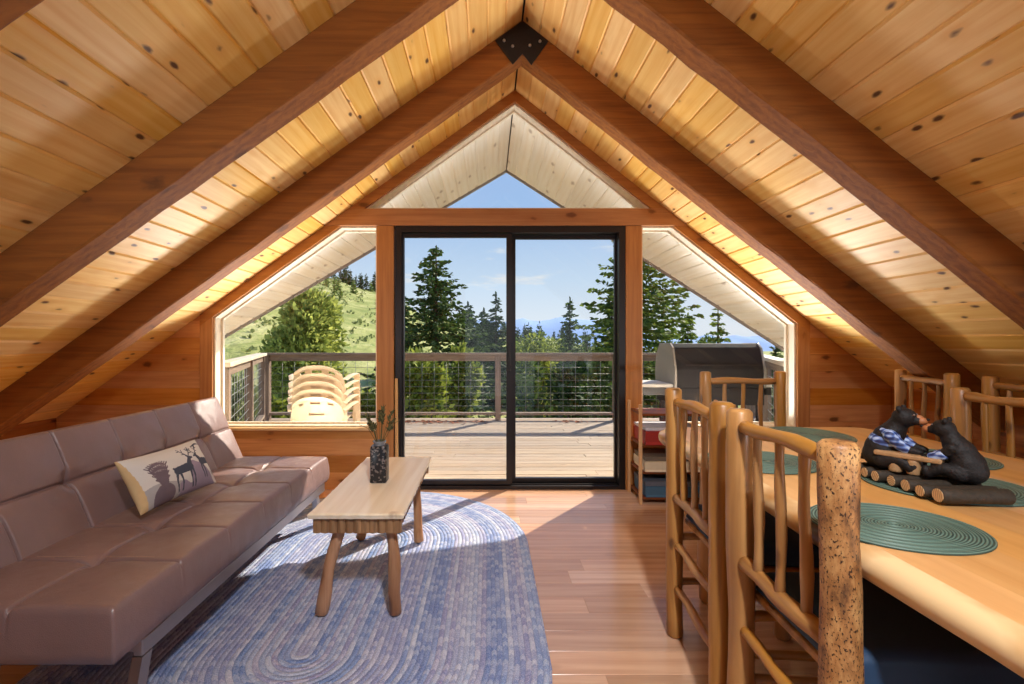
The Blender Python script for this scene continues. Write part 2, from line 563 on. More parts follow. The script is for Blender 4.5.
# windows: pale reveal boards and a pane each
def window(name, poly, xs=None):
    """poly counter-clockwise (x,z) opening; lined with pale boards, glazed near the outer face"""
    w = bpy.data.objects.new(name, None)
    COL.objects.link(w)
    w['kind'] = 'structure'
    cx = sum(p[0] for p in poly) / len(poly); cz = sum(p[1] for p in poly) / len(poly)
    def inset(d):
        out = []
        m = len(poly)
        for i in range(m):
            p0, p1, p2 = (Vector(poly[(i - 1) % m]), Vector(poly[i]), Vector(poly[(i + 1) % m]))
            e1 = (p1 - p0).normalized(); e2 = (p2 - p1).normalized()
            n1 = Vector((-e1.y, e1.x)); n2 = Vector((-e2.y, e2.x))
            b = (n1 + n2)
            b = b / max(0.2, b.length_squared / 2)
            out.append(tuple(p1 + b * d))
        return out
    def ringp(bm, a, b, y0, y1):
        m = len(a)
        V = [[bm.verts.new((p[0], y, p[1])) for p in q] for q, y in ((a, y0), (b, y0), (b, y1), (a, y1))]
        for r in range(4):
            for i in range(m):
                bm.faces.new((V[r][i], V[r][(i + 1) % m], V[(r + 1) % 4][(i + 1) % m], V[(r + 1) % 4][i]))
    bm = BM(); ringp(bm, poly, inset(0.012), YW + 0.012, YO - 0.02)
    obj('reveal', bm, M_LINER, w)
    bm = BM(); ringp(bm, inset(0.012), inset(0.026), YO - 0.045, YO - 0.02)
    obj('stop', bm, M_LINER, w)
    bm = BM(); prism(bm, inset(0.0125), YO - 0.036, YO - 0.030, 'Y')
    obj('pane', bm, M_GLASS, w)
zs = ZS + 0.0225
window('window_1', [(XJL + 0.0005, zs), (PL0 - 0.0005, zs), (PL0 - 0.0005, ZB0 - 0.001), (zb_x(-1, RK, ZB0) , ZB0 - 0.001), (XJL + 0.0005, zc(XJL) - RK - 0.001)])
window('window_2', [(PR1 + 0.0005, zs), (XJR - 0.0005, zs), (XJR - 0.0005, zc(XJR) - RK - 0.001), (zb_x(1, RK, ZB0), ZB0 - 0.001), (PR1 + 0.0005, ZB0 - 0.001)])
window('window_3', [(zb_x(-1, RK, ZB1) + 0.001, ZB1 + 0.001), (zb_x(1, RK, ZB1) - 0.001, ZB1 + 0.001), (XR, ZR - RK - 0.001)])
# sliding door
door = bpy.data.objects.new('door_1', None)
COL.objects.link(door)
door['kind'] = 'structure'
DX0, DX1, DZ = PL1 + 0.012, PR0 - 0.002, ZB0 - 0.001
bm = BM()
box(bm, DX0, DX0 + 0.05, YW - 0.004, YO, 0.0, DZ)
box(bm, DX1 - 0.05, DX1, YW - 0.004, YO, 0.0, DZ)
box(bm, DX0 + 0.05, DX1 - 0.05, YW - 0.004, YO, DZ - 0.05, DZ)
box(bm, DX0 + 0.05, DX1 - 0.05, YW - 0.004, YO, 0.0, 0.028)
obj('door_frame', bm, M_BLACK, door)
bm = BM()
for yy in (YW + 0.034, YW + 0.094):
    box(bm, DX0 + 0.051, DX1 - 0.051, yy - 0.006, yy + 0.006, 0.0285, 0.036)
obj('track', bm, M_BLACK, door)
XM = (511.5 - VPX) * YW / F
def panel(x0, x1, y0, y1, sl, sr, handle):
    bm = BM()
    z0, z1 = 0.037, DZ - 0.055
    box(bm, x0, x0 + sl, y0, y1, z0, z1)
    box(bm, x1 - sr, x1, y0, y1, z0, z1)
    box(bm, x0 + sl, x1 - sr, y0, y1, z0, z0 + 0.032)
    box(bm, x0 + sl, x1 - sr, y0, y1, z1 - 0.03, z1)
    p = obj('sliding_panel', bm, M_BLACK, door)
    bm = BM(); box(bm, x0 + sl, x1 - sr, (y0 + y1) / 2 - 0.004, (y0 + y1) / 2 + 0.004, z0 + 0.032, z1 - 0.03)
    obj('pane', bm, M_GLASS, p)
    if handle:
        bm = BM()
        hx = x0 + sl / 2 if handle < 0 else x1 - sr / 2
        bbox(bm, hx - 0.012, hx + 0.012, y0 - 0.03, y0 - 0.016, 0.95, 1.17, 0.004)
        bbox(bm, hx - 0.01, hx + 0.01, y0 - 0.018, y0 + 0.001, 0.96, 0.985, 0.002)
        bbox(bm, hx - 0.01, hx + 0.01, y0 - 0.018, y0 + 0.001, 1.135, 1.16, 0.002)
        obj('handle', bm, M_BLACK, p)
panel(DX0 + 0.052, XM + 0.005, YW + 0.016, YW + 0.052, 0.012, 0.045, 1)
panel(XM - 0.035, DX1 - 0.052, YW + 0.076, YW + 0.112, 0.072, 0.012, 0)
# rafters: two inclined timbers to a pair, with a black plate where they meet
def rafter_half(name, side, y0, y1, xend, d=0.218, seed=0):
    rg = random.Random(seed)
    bm = BM()
    N = 26
    rows = []
    s = SL if side < 0 else SR
    for i in range(N + 1):
        x = XR + (xend - XR) * i / N
        if i == 0:
            x = XR + side * 0.0008
        top = zc(x) - 0.0015
        lo = zc(x) - d + rg.uniform(-0.004, 0.004)
        c = 0.006 + rg.uniform(0, 0.006)
        if i == 0:
            rows.append([bm.verts.new(v) for v in ((x, y0, top), (x, y0, lo + c), (x, y0 + c, lo), (x, y1 - c, lo), (x, y1, lo + c), (x, y1, top))])
        else:
            rows.append([bm.verts.new(v) for v in ((x, y0 + rg.uniform(-.002, .002), top), (x, y0 + rg.uniform(-.003, .003), lo + c), (x, y0 + c, lo), (x, y1 - c, lo), (x, y1, lo + c), (x, y1, top))])
    for a, b in zip(rows, rows[1:]):
        for k in range(6):
            bm.faces.new((a[k], a[(k + 1) % 6], b[(k + 1) % 6], b[k]))
    bm.faces.new(rows[0]); bm.faces.new(rows[-1][::-1])
    return struct(name, bm, M_BEAM_L)
def plate(y0):
    bm = BM()
    a = 0.27
    D = 0.218
    poly = [(XR, ZR - 0.012), (XR - 0.17, zl(XR - 0.17) - 0.012), (XR - 0.17 + 0.11, zl(XR - 0.17) - 0.16), (XR, ZR - D + 0.004), (XR + 0.055, zr(XR + 0.16) - 0.16), (XR + 0.16, zr(XR + 0.16) - 0.012)]
    prism(bm, poly, y0 - 0.010, y0 - 0.0035, 'Y')
    return bm
for i, y0 in enumerate((2.90, 1.978, 1.03, -0.2, -1.3)):
    l = rafter_half('rafter_left', -1, y0, y0 + 0.135, XKL + 0.001, seed=i)
    r = rafter_half('rafter_right', 1, y0, y0 + 0.135, XKR - 0.001, seed=i + 20)
    pl = obj('bracket', plate(y0), M_PLATE, l)
    for bx, bz in ((-0.115, -0.135), (-0.062, -0.205 + 0.035), (0.045, -0.20 + 0.035), (0.108, -0.14)):
        bm = BM()
        lathe(bm, [(0, 0.009), (0.006, 0.009), (0.009, 0.005), (0.010, 0.0)], 10)
        bmesh.ops.transform(bm, matrix=Matrix.Translation((XR + bx, y0 - 0.010, ZR + bz)) @ Matrix.Rotation(PI / 2, 4, 'X'), verts=bm.verts[:])
        obj('bolt', bm, M_BOLT, pl, True)
# ------------------------------------------------------------------ the deck
ZD = -0.08
YF = 7.5
CL, CR = (-3.62, YF), (4.25, YF)        # outer corners
HL, HR = (-2.28, 3.93), (2.62, 3.93)    # where the side rails meet the house
rng = random.Random(8)
bm = BM()
y = YO + 0.01
while y < YF + 0.12:
    y1 = y + 0.137
    def xl(yy): return CL[0] + (HL[0] - CL[0]) * (YF - yy) / (YF - HL[1]) - 0.12
    def xr(yy): return CR[0] + (HR[0] - CR[0]) * (YF - yy) / (YF - HR[1]) + 0.12
    cuts = [xl((y + y1) / 2), rng.uniform(-1.6, -0.2), rng.uniform(0.9, 2.2), xr((y + y1) / 2)]
    for a, b in zip(cuts, cuts[1:]):
        bbox(bm, a + 0.001, b - 0.001, y + 0.002, y1 - 0.004, ZD - 0.03, ZD + rng.uniform(-0.0015, 0.0015), 0.003, 1)
    y = y1
obj('floor_deck', bm, M_DECK, kind='structure')
# railing: one thing a side
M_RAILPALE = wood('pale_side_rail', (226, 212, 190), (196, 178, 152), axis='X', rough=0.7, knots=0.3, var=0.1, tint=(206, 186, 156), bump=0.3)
def railing(name, label, a, b, posts, top=None):
    a, b = Vector((*a, 0)), Vector((*b, 0))
    d = b - a
    L = d.length
    ang = math.atan2(d.y, d.x)
    r = thing(name, label, 'railing', (a.x, a.y, ZD), ang)
    zt = 1.085
    ps = posts
    for p in ps:
        bm = BM(); bbox(bm, p - 0.045, p + 0.045, -0.045, 0.045, 0.0, zt - 0.0405, 0.004)
        obj('post', bm, M_RAILZ, r)
    bm = BM(); bbox(bm, -0.05, L + 0.05, -0.07, 0.07, zt - 0.04, zt, 0.005)
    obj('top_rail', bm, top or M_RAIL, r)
    for p, q in zip(ps, ps[1:]):
        bm = BM(); bbox(bm, p + 0.046, q - 0.046, -0.02, 0.02, zt - 0.13, zt - 0.0405, 0.003)
        obj('upper_rail', bm, M_RAIL, r)
        bm = BM(); bbox(bm, p + 0.046, q - 0.046, -0.045, 0.045, 0.085, 0.125, 0.003)
        obj('lower_rail', bm, M_RAIL, r)
        bm = BM()
        x0, x1, z0, z1 = p + 0.046, q - 0.046, 0.1255, zt - 0.1305
        k = max(2, round((x1 - x0) / 0.2))
        for i in range(1, k):
            x = x0 + (x1 - x0) * i / k
            tube(bm, [(x, 0.003, z0), (x, 0.003, z1)], 0.0032, 6, True, 0)
        k = round((z1 - z0) / 0.1)
        for i in range(1, k):
            z = z0 + (z1 - z0) * i / k
            tube(bm, [(x0, -0.003, z), (x1, -0.003, z)], 0.0032, 6, True, 0)
        obj('wire_panel', bm, M_WIRE, r, True)
    return r
railing('deck_railing', 'weathered grey front deck railing with wire panels facing the valley', CL, CR, [0.06, 1.92, 3.78, 5.68, 7.80])
Ls = math.hypot(CL[0] - HL[0], YF - HL[1]); Rs = math.hypot(CR[0] - HR[0], YF - HR[1])
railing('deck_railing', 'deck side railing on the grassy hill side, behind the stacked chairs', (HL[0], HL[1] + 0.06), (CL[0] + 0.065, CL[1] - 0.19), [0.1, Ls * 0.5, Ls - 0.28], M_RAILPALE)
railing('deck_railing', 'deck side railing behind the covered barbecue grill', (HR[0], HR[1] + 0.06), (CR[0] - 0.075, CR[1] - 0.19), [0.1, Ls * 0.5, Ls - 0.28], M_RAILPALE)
# dry leaves gathered along the front edge
bm = BM()
M_LEAF = plain('dry_leaf', (150, 84, 50), 0.8, noise=0.4, nscale=9)
rng = random.Random(3)
for k in range(150):
    x = rng.gauss(-0.95, 0.45) if k < 110 else rng.gauss(1.25, 0.12) if k < 130 else rng.uniform(-2, 3)
    y = YF - 0.1 - abs(rng.gauss(0, 0.13))
    s = rng.uniform(0.022, 0.05)
    m = Matrix.Translation((x, y, ZD + 0.012)) @ Matrix.Rotation(rng.uniform(0, 6.28), 4, 'Z') @ Matrix.Rotation(rng.uniform(-.5, .5), 4, 'X')
    q = [m @ Vector(p) for p in ((-s, 0, 0), (0, -s * .55, .006), (s * 1.2, 0, 0), (0, s * .55, .006))]
    bm.faces.new([bm.verts.new(p) for p in q])
tag(obj('fallen_leaves', bm, M_LEAF), 'rust brown fallen leaves lying along the front deck edge', 'leaves', kind='stuff')

# ------------------------------------------------------------------ the land
def interp(x, tab):
    if x <= tab[0][0]: return tab[0][1]
    for (a, va), (b, vb) in zip(tab, tab[1:]):
        if x <= b:
            u = (x - a) / (b - a); u = u * u * (3 - 2 * u)
            return va + (vb - va) * u
    return tab[-1][1]
CREST = [(-1.2, 0.24), (-0.57, 0.185), (-0.36, 0.140), (-0.24, 0.112), (-0.12, 0.055), (0.0, 0.016), (0.1, 0.008), (0.3, -0.02), (0.6, -0.06), (1.2, -0.1)]
def ground(x, y):
    y = max(y, 2.0)
    a = x / y
    e = interp(a, CREST)
    top = CAMZ + 130 * e
    u = min(1, max(0, (y - 9) / 121.0))
    base = -3.4 - 0.05 * (y - 8) * (1 if a > 0 else 0.4) * max(0, 1 - y / 150)
    u2 = u ** 0.9
    z = base * (1 - u2) + top * u2
    if y > 130:
        z = top - (y - 130) * 0.22
    z += 0.5 * mnoise.noise(Vector((x * 0.06, y * 0.06, 0))) * min(1, y / 30) + 0.15 * mnoise.noise(Vector((x * .3, y * .3, 4)))
    return max(z, -60)
bm = BM()
ys = [-6, -2, 2, 5, 8] + [8 + 1.6 * i + 0.035 * i * i for i in range(1, 60)] + [245, 300, 400, 700, 1500, 3200]
as_ = [-2.2 + 4.4 * i / 120 for i in range(121)]
rows = []
for y in ys:
    yy = max(y, 5)
    rows.append([bm.verts.new((a * (yy + 6), y, ground(a * (yy + 6), y))) for a in as_])
for r0, r1 in zip(rows, rows[1:]):
    for i in range(120):
        bm.faces.new((r0[i], r0[i + 1], r1[i + 1], r1[i]))
t = NT('hill_grass')
n1 = t.n('TexNoise', None, Vector=t.coords((0.25, 0.12, 0.3)), Scale=1.0, Detail=6.0, Roughness=0.7)
n2 = t.n('TexNoise', None, Vector=t.coords((1.6, 0.7, 1.0)), Scale=1.0, Detail=4.0, Roughness=0.7)
c = t.ramp(n1.outputs[0], [(0.3, S(112, 126, 68)), (0.5, S(160, 162, 98)), (0.7, S(206, 198, 144))])
c = t.mix(t.maprange(n2.outputs[0], 0.52, 0.66), c, S(128, 142, 78))
M_HILL = t.finish(c, 0.95, spec=0.1, bump=n2.outputs[0], bump_s=0.6, bump_d=0.4)
obj('ground', bm, M_HILL, smooth=True, kind='structure')
# far mountains beyond the valley
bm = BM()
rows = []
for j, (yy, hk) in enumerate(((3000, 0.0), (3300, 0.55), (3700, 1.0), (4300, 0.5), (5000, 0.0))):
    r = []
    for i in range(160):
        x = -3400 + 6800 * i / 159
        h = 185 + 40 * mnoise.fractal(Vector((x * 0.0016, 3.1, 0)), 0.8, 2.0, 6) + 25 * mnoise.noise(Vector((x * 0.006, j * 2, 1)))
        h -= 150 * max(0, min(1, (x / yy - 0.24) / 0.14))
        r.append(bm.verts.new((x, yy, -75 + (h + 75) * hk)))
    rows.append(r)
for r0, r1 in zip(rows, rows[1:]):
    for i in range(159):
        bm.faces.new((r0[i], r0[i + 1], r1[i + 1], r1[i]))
obj('mountains', bm, plain('haze_tinted_ridge', (158, 180, 214), 1.0, noise=0.05, nscale=0.004, spec=0.0), smooth=True, kind='structure')  # distance haze is painted into the pale blue base colour

# ------------------------------------------------------------------ trees
def leaf_mat(name, a, b, rough=0.7, trans=0.35):
    t = NT(name)
    r = t.n('NewGeometry').outputs['Random Per Island']
    col = t.ramp(r, [(0.0, S(*a)), (0.7, S(*b)), (1.0, S(*[min(255, int(v * 1.18)) for v in b]))])
    p = t.n('BsdfPrincipled', None, Base_Color=col, Roughness=rough)
    p.inputs['Specular IOR Level'].default_value = 0.25
    tr = t.n('BsdfTranslucent', None, Color=col)
    mx = t.n('MixShader', None, i0=trans, i1=p.outputs[0], i2=tr.outputs[0])
    t.t.links.new(mx.outputs[0], t.out.inputs[0])
    return t.m
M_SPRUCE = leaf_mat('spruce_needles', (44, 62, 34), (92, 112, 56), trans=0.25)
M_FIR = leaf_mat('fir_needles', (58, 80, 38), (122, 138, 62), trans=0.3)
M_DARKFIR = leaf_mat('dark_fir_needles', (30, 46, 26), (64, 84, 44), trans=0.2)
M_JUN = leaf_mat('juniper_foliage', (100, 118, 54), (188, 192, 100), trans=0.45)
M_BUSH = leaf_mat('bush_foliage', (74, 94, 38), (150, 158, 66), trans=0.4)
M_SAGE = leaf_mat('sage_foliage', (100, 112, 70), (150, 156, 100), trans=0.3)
M_BARK = plain('tree_bark', (92, 72, 56), 0.9, noise=0.4, nscale=12, bump=0.5)
def card(bm, p, d, u, L, W):
    a = p - d * L * 0.35
    b = p + d * L * 0.65
    m = p + d * L * 0.1
    V = [bm.verts.new(q) for q in (a, m + u * W, b, m - u * W)]
    bm.faces.new(V)
def nobj(name, bm, mat, parent):
    me = bpy.data.meshes.new(name)
    bm.to_mesh(me); bm.free()
    return mobj(name, me, mat, parent)
def place(px, y, z=None):
    x = (px - VPX) * y / F
    return Vector((x, y, ground(x, y) if z is None else z))
def conifer_thing(name, label, px, y, tip, R, seed, mat, group=None, **kw):
    p = place(px, y)
    h = CAMZ + (VPY - tip) * y / F - p.z
    r = thing(name, label, 'tree', p, 0, group)
    bm, tr = conifer(h, R, seed, **kw)
    nobj('crown', bm, mat, r)
    obj('trunk', tr, M_BARK, r, True)
    return r
def conifer(h, R, seed, base=0.04, step=0.2, leaf=0.2, droop=0.3, gap=0.0, power=0.85, nbr=9, dens=3):
    rg = random.Random(seed)
    bm = BM()
    tr = BM()
    tube(tr, [(0, 0, -0.3), (0, 0, h * 0.3), (0, 0, h * 0.7), (0, 0, h * 0.99)], [0.022 * h, 0.017 * h, 0.009 * h, 0.002 * h], 8, True, 0.1)
    z = h * base
    while z < h * 0.985:
        t = z / h
        L0 = R * (1 - t) ** power + 0.03 * R
        nb = max(4, int(nbr * (0.45 + 0.55 * (1 - t))))
        ph = rg.uniform(0, 6.28)
        for b in range(nb):
            if rg.random() < gap:
                continue
            an = ph + 2 * PI * b / nb + rg.uniform(-.35, .35)
            L = L0 * rg.uniform(0.55, 1.12)
            d = Vector((math.cos(an), math.sin(an), 0))
            sd = Vector((-d.y, d.x, 0))
            s = leaf * 0.5
            dr = droop * rg.uniform(.6, 1.3)
            while s < L:
                q = s / max(L, .01)
                zz = z - dr * L * q * 0.9 + dr * 0.8 * L * q * q + 0.1 * L * t
                p = d * s + Vector((0, 0, zz))
                for k in range(dens):
                    a2 = rg.uniform(-1.1, 1.1)
                    dd = (d * math.cos(a2) + sd * math.sin(a2) + Vector((0, 0, rg.uniform(-.6, .35)))).normalized()
                    uu = Matrix.Rotation(rg.uniform(0, 3.14), 3, dd) @ dd.orthogonal().normalized()
                    card(bm, p + sd * rg.uniform(-.5, .5) * leaf * (1 - q * .5) * 1.6 + Vector((0, 0, rg.uniform(-.5, .4) * leaf)), dd, uu, leaf * rg.uniform(1.1, 2.1), leaf * rg.uniform(.3, .55))
                s += leaf * 0.75
        z += step * (0.6 + 0.4 * (1 - t)) * rg.uniform(.8, 1.2)
    for k in range(6):
        card(bm, Vector((0, 0, h * (0.95 + 0.01 * k))), Vector((rg.uniform(-.3, .3), rg.uniform(-.3, .3), 1)).normalized(), Vector((1, 0, 0)), leaf, leaf * .3)
    return bm, tr
conifer_thing('spruce_tree', 'tall dark spruce seen through the left glass door panel', 436, 20.0, 247, 3.6, 1, M_SPRUCE, step=0.27, leaf=0.16, gap=0.15, droop=0.35, power=0.8)
conifer_thing('fir_tree', 'broad sunlit fir standing behind the right door post', 638, 18.0, 222, 4.1, 2, M_FIR, step=0.25, leaf=0.155, gap=0.12, droop=0.2, power=0.66)
conifer_thing('fir_tree', 'small slender fir left of the broad fir in the right door panel', 570, 25.0, 298, 1.5, 3, M_SPRUCE, step=0.24, leaf=0.16, gap=0.2, power=0.8)
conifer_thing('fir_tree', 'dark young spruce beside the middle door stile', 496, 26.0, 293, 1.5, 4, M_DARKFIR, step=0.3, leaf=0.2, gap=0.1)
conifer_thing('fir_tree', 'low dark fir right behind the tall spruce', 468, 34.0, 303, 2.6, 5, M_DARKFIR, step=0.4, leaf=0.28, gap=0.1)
conifer_thing('fir_tree', 'dark fir rising between the tall spruce and the young spruce', 484, 38.0, 309, 2.4, 15, M_DARKFIR, step=0.4, leaf=0.28, gap=0.1)
conifer_thing('fir_tree', 'thin sparse fir above the barbecue grill', 718, 24.0, 303, 1.7, 6, M_FIR, step=0.4, leaf=0.2, gap=0.35, droop=0.25, nbr=7)
conifer_thing('fir_tree', 'leaning bushy fir between the broad fir and the sparse fir', 688, 32.0, 314, 2.3, 7, M_FIR, step=0.34, leaf=0.24, gap=0.1)
conifer_thing('fir_tree', 'short dark fir at the far right above the side railing', 776, 15.0, 340, 0.95, 8, M_SPRUCE, step=0.26, leaf=0.16, gap=0.15)
conifer_thing('fir_tree', 'dark fir at the left edge of the left door panel', 402, 24.0, 302, 1.6, 9, M_DARKFIR, step=0.32, leaf=0.22, gap=0.1)
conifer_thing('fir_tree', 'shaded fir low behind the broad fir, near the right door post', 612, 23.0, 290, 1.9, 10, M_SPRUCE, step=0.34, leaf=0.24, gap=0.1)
# shrubs
def shrub(lobes, n, leaf, seed):
    rg = random.Random(seed)
    bm = BM()
    tot = sum(l[3] ** 2 for l in lobes)
    for (cx, cy, cz, r, sz) in lobes:
        for k in range(int(n * r * r / tot)):
            v = Vector((rg.gauss(0, 1), rg.gauss(0, 1), rg.gauss(0, 1))).normalized()
            q = rg.uniform(0.55, 1.05)
            p = Vector((cx, cy, cz)) + Vector((v.x * r, v.y * r, v.z * r * sz)) * q
            d = (v + Vector((rg.uniform(-.9, .9), rg.uniform(-.9, .9), rg.uniform(-.4, 1.0)))).normalized()
            u = d.orthogonal().normalized()
            u = Matrix.Rotation(rg.uniform(0, 6.28), 3, d) @ u
            card(bm, p, d, u, leaf * rg.uniform(.8, 1.7), leaf * rg.uniform(.25, .5))
    return bm
def shrub_thing(name, label, px, y, pytop, w, mat, seed, n=2600, leaf=0.16, group=None, cat='shrub'):
    p = place(px, y)
    h = CAMZ + (VPY - pytop) * y / F - p.z
    r = thing(name, label, cat, p, 0, group)
    rg = random.Random(seed)
    lobes = []
    for k in range(14):
        a = rg.uniform(0, 6.28); t = rg.uniform(0.15, 1.0)
        rr = w * 0.30 * rg.uniform(.75, 1.2)
        rad = w * 0.34 * math.sqrt(max(0, 1 - (t - .4) ** 2 * 2.2))
        lobes.append((math.cos(a) * rad * rg.uniform(.4, 1), math.sin(a) * rad * rg.uniform(.4, 1), min(h - rr * .9, h * t * 0.85), rr, 1.05))
    lobes.append((0, 0, h - w * .27, w * .26, 1.0))
    nobj('crown', shrub(lobes, n, leaf, seed), mat, r)
    tr = BM()
    for k in range(3):
        a = k * 2.1
        tube(tr, [(0.05 * math.cos(a), 0.05 * math.sin(a), -0.2), (0.2 * w * math.cos(a), 0.2 * w * math.sin(a), h * .6)], [0.05, 0.02], 6, True, 0.1)
    obj('stem', tr, M_BARK, r, True)
    return r
shrub_thing('juniper_tree', 'rounded olive juniper outside the left window, behind the deck railing', 304, 15.0, 286, 2.9, M_JUN, 21, n=14000, leaf=0.15, cat='tree')
for i, (px, y, top, w, mm, lab) in enumerate((
    (420, 12.6, 350, 1.7, M_BUSH, 'bright yellow-green bush seen through the left wire panel below the spruce'),
    (462, 14.6, 344, 1.3, M_BUSH, 'lime bush right of the spruce foot, beyond the railing'),
    (536, 22.0, 330, 2.2, M_BUSH, 'sunlit pale bush left of the slender fir in the right door panel'),
    (552, 31.0, 335, 2.4, M_BUSH, 'yellowish bush further off behind the slender fir'),
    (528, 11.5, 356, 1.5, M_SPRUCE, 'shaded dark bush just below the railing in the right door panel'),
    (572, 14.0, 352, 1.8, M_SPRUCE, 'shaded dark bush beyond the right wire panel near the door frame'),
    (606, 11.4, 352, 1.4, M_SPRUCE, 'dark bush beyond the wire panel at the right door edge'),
    (366, 12.0, 392, 0.9, M_BUSH, 'light bush beside the left door post beyond the stacked chairs'),
    (236, 11.5, 372, 1.3, M_SAGE, 'grey-green sage bush low at the left window edge'),
    (276, 12.4, 398, 0.9, M_BUSH, 'low yellow bush under the juniper behind the side railing'),
    (660, 24.5, 330, 2.2, M_FIR, 'bushy green thicket left of the grill hood'),
    (708, 27.0, 334, 2.0, M_FIR, 'bushy green thicket behind the grill hood'),
)):
    shrub_thing('bush', lab, px, y, top, w, mm, 40 + i, n=2600)
# the hill: sage tufts (uncountable) and the trees along its crest
rg = random.Random(77)
TREES = [(o.location.x, o.location.y, 1.2 if 'bush' in o.name else 1.8) for o in bpy.data.objects if o.get('category') in ('tree', 'shrub')]
def free(x, y, r):
    return all((x - a) ** 2 + (y - b) ** 2 > (r + c) ** 2 for a, b, c in TREES)
protos = []
def far_tree(k, x, y, sc, label, group, mat):
    key = (k, mat.name)
    p = Vector((x, y, ground(x, y) - 0.1))
    if key not in PROT:
        r = thing('hill_conifer', label, 'tree', p, 0, group)
        bm, tr = conifer(6.0, 1.5, 100 + k, step=0.6, leaf=0.5, nbr=6, power=0.8, dens=2)
        nobj('crown', bm, mat, r)
        obj('trunk', tr, M_BARK, r, True)
        r.scale = (sc, sc, sc)
        PROT[key] = r
        return r
    return dup(PROT[key], p, rg.uniform(0, 6), label, sc)
PROT = {}
def scatter(n, ar, yr, sr, label, group, mat):
    got = 0
    for k in range(n * 60):
        a = rg.uniform(*ar); y = rg.uniform(*yr); sc = rg.uniform(*sr)
        x = a * y
        if not free(x, y, 1.5 * sc): continue
        TREES.append((x, y, 1.5 * sc))
        far_tree(got % 4, x, y, sc, label, group, mat)
        got += 1
        if got == n: break
scatter(58, (-0.42, -0.19), (118, 150), (0.55, 0.95), 'small dark conifer in the row along the crest of the grassy hill', 'conifers on the hill crest', M_DARKFIR)
scatter(16, (-0.42, -0.2), (60, 110), (0.25, 0.5), 'tiny green conifer scattered on the open grassy slope', 'conifers on the open slope', M_FIR)
scatter(60, (-0.14, 0.30), (78, 150), (0.45, 0.85), 'dark conifer in the far line of trees below the blue mountains', 'conifers in the far tree line', M_DARKFIR)
scatter(26, (0.0, 0.34), (36, 74), (0.45, 0.8), 'green conifer in the woods below the far line of trees', 'conifers in the near woods', M_FIR)
bm = BM()
for k in range(650):
    y = rg.uniform(22, 128); a = rg.uniform(-0.62, -0.05)
    x = a * y
    if not free(x, y, 0.9): continue
    z = ground(x, y)
    s = rg.uniform(0.12, 0.38) * (0.6 + y / 130)
    for j in range(7):
        v = Vector((rg.gauss(0, .6), rg.gauss(0, .6), abs(rg.gauss(0, .5)))) * s
        d = Vector((v.x, v.y, abs(v.z) + .2)).normalized()
        card(bm, Vector((x, y, z)) + v, d, Matrix.Rotation(rg.uniform(0, 6), 3, d) @ d.orthogonal().normalized(), s * 1.0, s * .45)
tag(nobj('sagebrush', bm, M_SAGE, None), 'scattered grey-green sagebrush tufts all over the grassy hill', 'sagebrush', kind='stuff')
# ------------------------------------------------------------------ braided rug
RUGC = (-0.70, 2.235)
RH, RR = 0.485, 0.93           # half length of the core, radius of the ends
bm = BM()
def stadium(r, z, seg=72):
    out = []
    for k in range(seg):
        a = 2 * PI * k / seg
        c, s = math.cos(a), math.sin(a)
        out.append(bm.verts.new((r * c, r * s + (RH if s >= 0 else -RH), z)))
    return out
rr = [stadium(RR, 0.0005), stadium(RR + 0.004, 0.006), stadium(RR, 0.011), stadium(RR - 0.012, 0.0125), stadium(0.45, 0.0125), stadium(0.02, 0.0125)]
for a, b in zip(rr, rr[1:]):
    for k in range(72):
        bm.faces.new((a[k], a[(k + 1) % 72], b[(k + 1) % 72], b[k]))
bm.faces.new(rr[0][::-1]); bm.faces.new(rr[-1])
t = NT('braided_rug')
sp = t.n('SeparateXYZ', None, i0=t.n('TexCoord').outputs['Object'])
x, y = sp.outputs['X'], sp.outputs['Y']
yc = t.math('MINIMUM', t.math('MAXIMUM', y, -RH), RH)
yd = t.math('SUBTRACT', y, yc)
d = t.math('SQRT', t.math('ADD', t.math('MULTIPLY', x, x), t.math('MULTIPLY', yd, yd)))
ring = t.math('MULTIPLY', d, 1 / 0.021)
rid = t.math('FLOOR', ring)
fr = t.math('FRACT', ring)
ang = t.math('ARCTAN2', yd, t.math('ABSOLUTE', x))
p = t.math('ADD', t.math('MULTIPLY', t.math('SIGN', x), yc), t.math('MULTIPLY', ang, d))
tri = t.math('ABSOLUTE', t.math('SUBTRACT', fr, 0.5))
st = t.math('ADD', t.math('MULTIPLY', p, 1 / 0.026), t.math('MULTIPLY', tri, 1.1))
sid = t.math('FLOOR', st)
sf = t.math('FRACT', st)
wn = t.n('TexWhiteNoise', {'noise_dimensions': '1D'}, W=rid)
low = t.n('TexNoise', {'noise_dimensions': '1D'}, W=t.math('MULTIPLY', rid, 0.16), Scale=1.0, Detail=1.0)
tone = t.math('ADD', t.math('MULTIPLY', low.outputs[0], 0.85), t.math('MULTIPLY', wn.outputs[0], 0.18))
base = t.ramp(tone, [(0.28, S(92, 120, 180)), (0.42, S(132, 156, 204)), (0.50, S(162, 160, 196)), (0.58, S(190, 200, 222)), (0.68, S(112, 146, 202)), (0.80, S(72, 110, 188))])
wn2 = t.n('TexWhiteNoise', {'noise_dimensions': '2D'}, Vector=t.n('CombineXYZ', None, X=sid, Y=rid).outputs[0])
strand = t.ramp(wn2.outputs[0], [(0.0, S(78, 106, 172)), (0.3, S(118, 142, 192)), (0.55, S(186, 192, 214)), (0.75, S(220, 224, 234)), (1.0, S(146, 124, 158))], 'CONSTANT')
col = t.mix(0.3, base, strand)
fz = t.n('TexNoise', None, Vector=t.coords(), Scale=260.0, Detail=2.0)
col = t.mix(t.maprange(fz.outputs[0], 0.35, 0.7), t.mix(0.3, col, S(70, 78, 108)), t.mix(0.25, col, S(226, 222, 222)))
